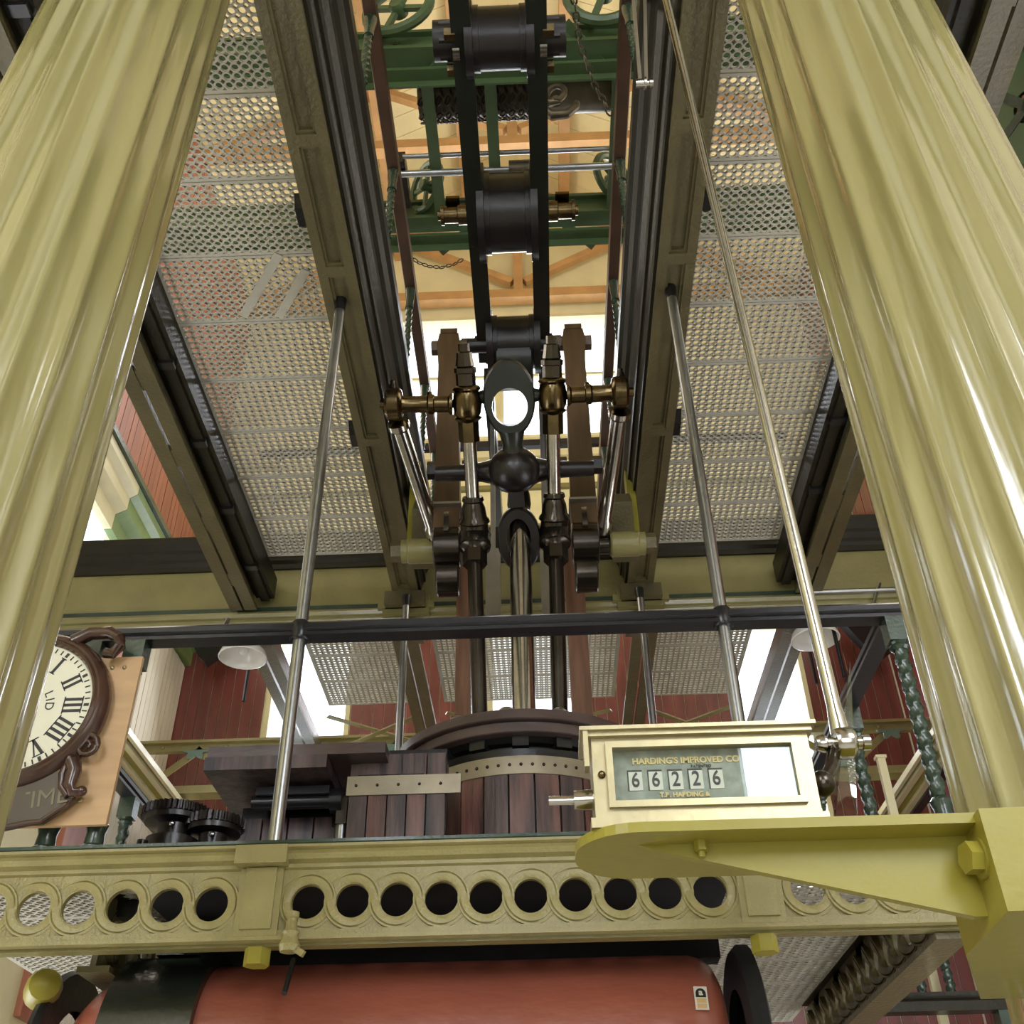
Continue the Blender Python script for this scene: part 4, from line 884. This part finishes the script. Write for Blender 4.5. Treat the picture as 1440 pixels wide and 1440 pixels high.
hd = MB(); hd.bar((0, -.049, 0), (-.16, -.049, -.10), .008, .002, (0, 1, 0)); hd.build('minute_hand', 'ink', cl, False)
# carved plaque below and scroll ears
bot = [(-.26, -.20), (-.29, -.33), (-.20, -.40), (0, -.445), (.13, -.42), (.17, -.418), (.245, -.36), (.262, -.342), (.235, -.30), (.215, -.22), (.24, -.16), (.1, -.15), (-.1, -.15)]
MB().prism([(a, b) for a, b in bot], (0, -.0, 0), (1, 0, 0), (0, 0, 1), (0, -1, 0), .03).build('plaque', 'plaque', cl, False)
MB().tube([V((a, -.03, b)) for a, b in bot[1:10]], .009, 8).build('plaque_moulding', 'clockwood', cl)
def scroll(pts0, r, nm): MB().tube([V((a, -.035, b)) for a, b in pts0], r, 10).build(nm, 'clockwood', cl)
spi = lambda cx, cz, r0, a0, tn, sg: [(cx+r0*(1-.8*k/28)*math.cos(a0+sg*2*PI*tn*k/28), cz+r0*(1-.8*k/28)*math.sin(a0+sg*2*PI*tn*k/28)) for k in range(29)]
scroll([(.245, -.335), (.215, -.30), (.205, -.255), (.215, -.21)]+spi(.265, -.155, .05, PI, 1.6, -1), lambda t: .013-.006*t, 'lower_scroll')
MB().tube([V((.235, -.04, -.215)), V((.25, -.045, -.25)), V((.245, -.045, -.30)), V((.26, -.04, -.325)), V((.285, -.035, -.32))], lambda t: .028-.012*t, 10).build('acanthus_leaf', 'clockwood', cl)
MB().sph((.287, -.035, -.318), .018, 12, 8).build('scroll_bead', 'clockwood', cl)
scroll([(.12, .26), (.18, .295), (.25, .295), (.29, .27), (.30, .235), (.275, .205), (.25, .21)], lambda t: .026-.006*t, 'upper_scroll')
text('TIME', (ck.x+.155, YK-.0310, ck.z-.34), .085, 'faint', cl, (1, 0, .16), (-.1, 0, 1), name='carved_lettering')
# ------------------------------------------------------------------ enamel lamps
def lamp(px, py, label):
    c = at(px, py, Y=6.3); l = empty('pendant_lamp', c, label, 'lamp', 'white enamel pendant lamps')
    MB().lathe((0, 0, 0), (0, 0, 1), [(0, .158), (.004, .165), (.012, .163), (.05, .15), (.09, .11), (.115, .06), (.12, .045), (.116, .044), (.11, .055), (.086, .106), (.047, .146), (.01, .158), (0, .158)], 36, False).build('shade', 'white', l)
    MB().lathe((0, 0, .115), (0, 0, 1), [(0, .05), (.03, .05), (.05, .035), (.08, .035), (.1, .015), (.16, .012)], 16).build('fitting', 'glasswhite', l)
    MB().sph((0, 0, .06), .035, 14, 9).build('bulb', 'glasswhite', l)
    MB().cyl((0, 0, .25), (0, 0, 5.342-c.z), .006, None, 8).build('flex', 'black', l)
lamp(341, 926, 'white enamel lamp shade hanging behind the left end of the handrail')
lamp(1147, 900, 'white enamel lamp shade hanging behind the drive rod on the right')
c = at(1160, 860, Y=6.26); fi = empty('spring_hanger', c, 'small black coil spring hanger above the right lamp', 'spring')
m = MB()
for k in range(5): m.torus((0, 0, .03*k-.06), (0, 0, 1), .06-.011*k, .008, 16, 6)
m.build('coil', 'black', fi); MB().cyl((.03, 0, -.5), (.03, 0, 5.342-c.z), .014, None, 10).build('hanging_pipe', 'black', fi)
for px, py, lab in ((285, 905, 'dark wedge bracket in front of the red boards on the left'), (1225, 900, 'dark wedge bracket in front of the red boards on the right')):
    c = at(px, py, Y=8.9); tag(MB().prism([(-.25, .25), (-.02, -.14), (.05, -.2), (.2, -.08), (.2, .25)], (c.x, 8.9, c.z), (1, 0, 0), (0, 0, 1), (0, 1, 0), .12).build('wall_bracket', 'black', None, False), lab, 'bracket', 'dark wall brackets')
# conduit clips on the cross girder bead
for px, py, lab in ((320, 880, 'left'), (1240, 830, 'right')):
    c = at(px, py, Y=6.08); cdp = empty('conduit', c, 'thin grey conduit clipped under the cross girder on the %s' % lab, 'conduit', 'grey conduits')
    MB().cyl((-.5, 0, .0), (.5, 0, .0), .012, None, 8).build('tube', 'greysteel', cdp); MB().bar((0, 0, .06), (-.08, .05, -.12), .03, .01).build('clip', 'greysteel', cdp, False)
# ------------------------------------------------------------------ upper railings along the opening
GT = 5.98
TW2 = twist_mesh(.42, .02, 4); 
SL = MB().lathe((0, 0, .70), (0, 0, 1), [(0, .028), (.05, .024), (.1, .03), (.17, .034)], 12).mesh('socket', M['green'])
FT = MB().lathe((0, 0, 0), (0, 0, 1), [(0, .034), (.03, .034), (.05, .02), (.28, .017)], 12).mesh('foot', M['green'])
for s, lab in ((-1, 'left'), (1, 'right')):
    x = XC+s*.655
    r = empty('gallery_handrail', (x, 0, 6.86), 'brown wooden handrail above the %s main girder' % lab, 'handrail', 'brown gallery handrails')
    MB().prism([(-.032, 0), (-.04, .03), (-.032, .06), (0, .07), (.032, .06), (.04, .03), (.032, 0)], (0, 1.0, 0), (1, 0, 0), (0, 0, 1), (0, 1, 0), 6.9).build('rail', 'handwood', r, False)
    for i, y in enumerate((1.85, 2.75, 3.66, 4.55, 5.45, 6.2)):
        o = empty('gallery_baluster', (x, y, GT), 'twisted green gallery baluster on the %s girder, number %d from the viewer' % (lab, i+1), 'baluster', 'twisted balusters of the gallery rail')
        o['label'] = 'twisted green gallery baluster on the %s girder, %s' % (lab, ('out of sight overhead', 'beside the top crane beam', 'beside the lower crane beam', 'level with the beam end drum', 'behind the brass cross pin', 'at the far end')[i])
        link('foot', FT, o); link('twisted_shaft', TW2, o, (0, 0, .28)); link('socket', SL, o)
ub = empty('far_gallery_rail', (XC, 7.95, 0), 'dark thin rail across the far end of the upper gallery', 'handrail')
c = at(800, 622, Y=7.95); MB().box(-2.6, 2.6, -.03, .03, c.z-.05, c.z+.03).build('rail', 'rail', ub, False)
for i in range(5): MB().cyl((-2.4+1.2*i, 0, 5.695), (-2.4+1.2*i, 0, c.z-.05), .016, None, 8).build('post', 'rail', ub)
# ------------------------------------------------------------------ overhead crab winch
ZC_ = 8.0
cw = empty('crab_winch', (XC, 0, ZC_), 'dark green overhead crab winch frame with cross beams and wheels', 'winch')
def cbeam(y, nm):
    MB().box(-3.2, 3.3, y-.05, y+.05, .05, .27).box(-3.2, 3.3, y-.085, y-.05, .05, .085).box(-3.2, 3.3, y-.085, y-.05, .24, .27).build(nm, 'crane', cw, False)
    MB().box(-3.2, 3.3, y+.02, y+.12, -.03, .0).box(-3.2, 3.3, y+.1, y+.115, -.09, -.03).build(nm.replace('beam', 'angle'), 'crane', cw, False)
    for i in range(6): MB().lathe((-1.2+.5*i, y-.055, .15), (0, -1, 0), [(0, .022), (.012, .022), (.018, .012)], 8).build('rivet', 'crane', cw)
cbeam(3.66, 'cross_beam'); cbeam(4.98, 'cross_beam')
for x in (-.52, -.10, .75): MB().box(x-.04, x+.04, 3.7, 4.9, .06, .09).build('tie_plate', 'crane', cw, False)
for p, q in (((-.55, 5.2, .02), (-.2, 4.98, .15)), ((.62, 5.2, .02), (.3, 4.98, .15)), ((-.5, 3.75, .02), (-.25, 3.55, .12)), ((.7, 3.8, .02), (.4, 3.5, .14))): MB().bar(p, q, .06, .02).build('gusset', 'crane', cw, False)
MB().cyl((-.75, 4.42, .12), (.75, 4.42, .12), .018, None, 12).build('upper_shaft', 'greysteel', cw)
MB().cyl((-.85, 4.52, .06), (.8, 4.52, .06), .026, None, 12).build('lower_shaft', 'greysteel', cw)
MB().cyl((.0, 4.52, .06), (.26, 4.52, .06), .065, None, 18).build('shaft_sleeve', 'chain', cw)
MB().cyl((-.6, 4.05, .28), (.72, 4.05, .28), .16, None, 28).build('drum', 'chain', cw)
cc = MB()
for w in range(13):
    for k in range(20):
        a = 2*PI*k/20; c = V((-.58+.062*w+.031*(k % 2), 4.05+.182*math.cos(a), .28+.182*math.sin(a))); t = V((.25 if k % 2 else -.25, -math.sin(a), math.cos(a)))
        cc.tube([c+t.normalized()*.03*math.cos(q*PI/3)+V((1, 0, 0)).lerp(V((0, math.cos(a), math.sin(a))), .5 if k % 2 else 0)*.016*math.sin(q*PI/3) for q in range(6)], .0085, 4, True)
o = cc.build('chain_coil', 'rope', cw); o['kind'] = 'stuff'
def wheel(c, axis, R_, label_part='wheel', m='crane'):
    w = MB().torus(c, axis, R_, R_*.16, 28, 8).build(label_part, m, cw); x, y, d = frame(axis); c = V(c)
    s_ = MB()
    for k in range(4): a = PI/2*k+.4; s_.bar(c, c+(x*math.cos(a)+y*math.sin(a))*R_*.95, R_*.16, R_*.14, tuple(d))
    s_.build('spoke_cross', m, w, False); MB().lathe(c-d*.05, d, [(0, R_*.2), (.02, R_*.26), (.1, R_*.24)], 14).build('hub', m, w)
cx_ = lambda px, py, z: at(px, py, Z=z)-V((XC, 0, ZC_))
wheel(cx_(560, 12, 8.35), (.25, 1, .1), .22); wheel(cx_(850, -12, 8.35), (.1, 1, .3), .24)
wheel(cx_(600, 262, 8.3), (.75, .6, .2), .18); wheel(cx_(862, 250, 8.3), (-.7, .7, .2), .18)
for px, py in ((575, 262),): 
    c = cx_(px, py, 8.15); MB().bar(c+V((-.05, -.25, 0)), c+V((-.05, .15, .0)), .1, .12).build('bearing', 'drum', cw, False)
gw = empty('crane_gear', at(1446, 150, Z=7.6), 'dark green toothed wheel with spokes in the upper right corner', 'gear')
me = gear_mesh(.42, .07, 46, 'green'); o = link('toothed_ring', MB().torus((0, 0, 0), (1, .3, .3), .38, .04, 40, 6).mesh('rim', M['green']), gw)
tm = MB(); x_, y_, d_ = frame((1, .3, .3)); MB().lathe(d_*-.015, d_, [(0, .1), (0, .37), (.03, .37), (.03, .1)], 40, False).build('web', 'crane', gw)
for k in range(46):
    a = 2*PI*k/46; rr = x_*math.cos(a)+y_*math.sin(a); tm.bar(rr*.40, rr*.45, .026, .07, tuple(d_))
tm.build('teeth', 'iron', gw, False)['kind'] = 'stuff'
for k in range(5): a = 2*PI*k/5; MB().bar((0, 0, 0), (x_*math.cos(a)+y_*math.sin(a))*.37, .06, .04, tuple(d_)).build('spoke', 'green', gw, False)
# hook and shackle
hk = empty('lifting_hook', at(782, 146, Z=7.72), 'grey iron swivel hook hanging in front of the winch drum', 'hook')
MB().torus((0, -.02, .08), (.3, 1, 0), .075, .02, 22, 8, .8, 1.1).build('shackle', 'chain', hk)
MB().tube([V((.02, -.02, .0)), V((-.06, -.02, -.02)), V((-.09, -.02, -.09)), V((-.03, -.02, -.16)), V((.06, -.02, -.15)), V((.12, -.02, -.08)), V((.13, -.02, -.03))], lambda t: .036-.014*abs(t-.45)*2, 10).build('hook', 'chain', hk)
MB().lathe((0, -.02, -.02), (0, 0, 1), [(0, .03), (.03, .035), (.05, .022)], 12).build('swivel', 'chain', hk)
def chain(pts, r, label, m='chain'):
    o = empty('hanging_chain', pts[0], label, 'chain', 'thin chains about the winch'); mb = MB(); acc = []
    for a, b in zip(pts[:-1], pts[1:]):
        n_ = max(1, int((b-a).length/(r*3.2)))
        acc += [(a+(b-a)*(k/n_), (b-a).normalized()) for k in range(n_)]
    for i, (p, t) in enumerate(acc):
        x, y, d = frame(t); sd = (x if i % 2 else y); p = p-pts[0]
        mb.tube([p+d*(r*2.1*math.cos(q*PI/4))+sd*(r*1.15*math.sin(q*PI/4)) for q in range(8)], r*.38, 5, True)
    mb.build('links', m, o)['kind'] = 'stuff'; return o
chain([at(802, -40, Z=7.5), at(815, 60, Z=7.5), at(836, 120, Z=7.5), at(862, 166, Z=7.5)], .016, 'thin rusty chain hanging right of the beam near the top')
chain([at(578, 362, Z=7.86), at(590, 370, Z=7.84), at(605, 375, Z=7.83), at(622, 376, Z=7.83), at(640, 371, Z=7.84), at(655, 362, Z=7.86)], .011, 'short sagging chain left of the beam under the crane', 'rope')

# lettering becomes mesh
dg = bpy.context.evaluated_depsgraph_get()
for o in [o for o in SC.objects if o.type == 'FONT']:
    me = bpy.data.meshes.new_from_object(o.evaluated_get(dg)); n = bpy.data.objects.new('lettering_', me); nm = o.name
    n.parent = o.parent; n.matrix_local = o.matrix_local.copy(); bpy.data.objects.remove(o); n.name = nm; COL.objects.link(n)
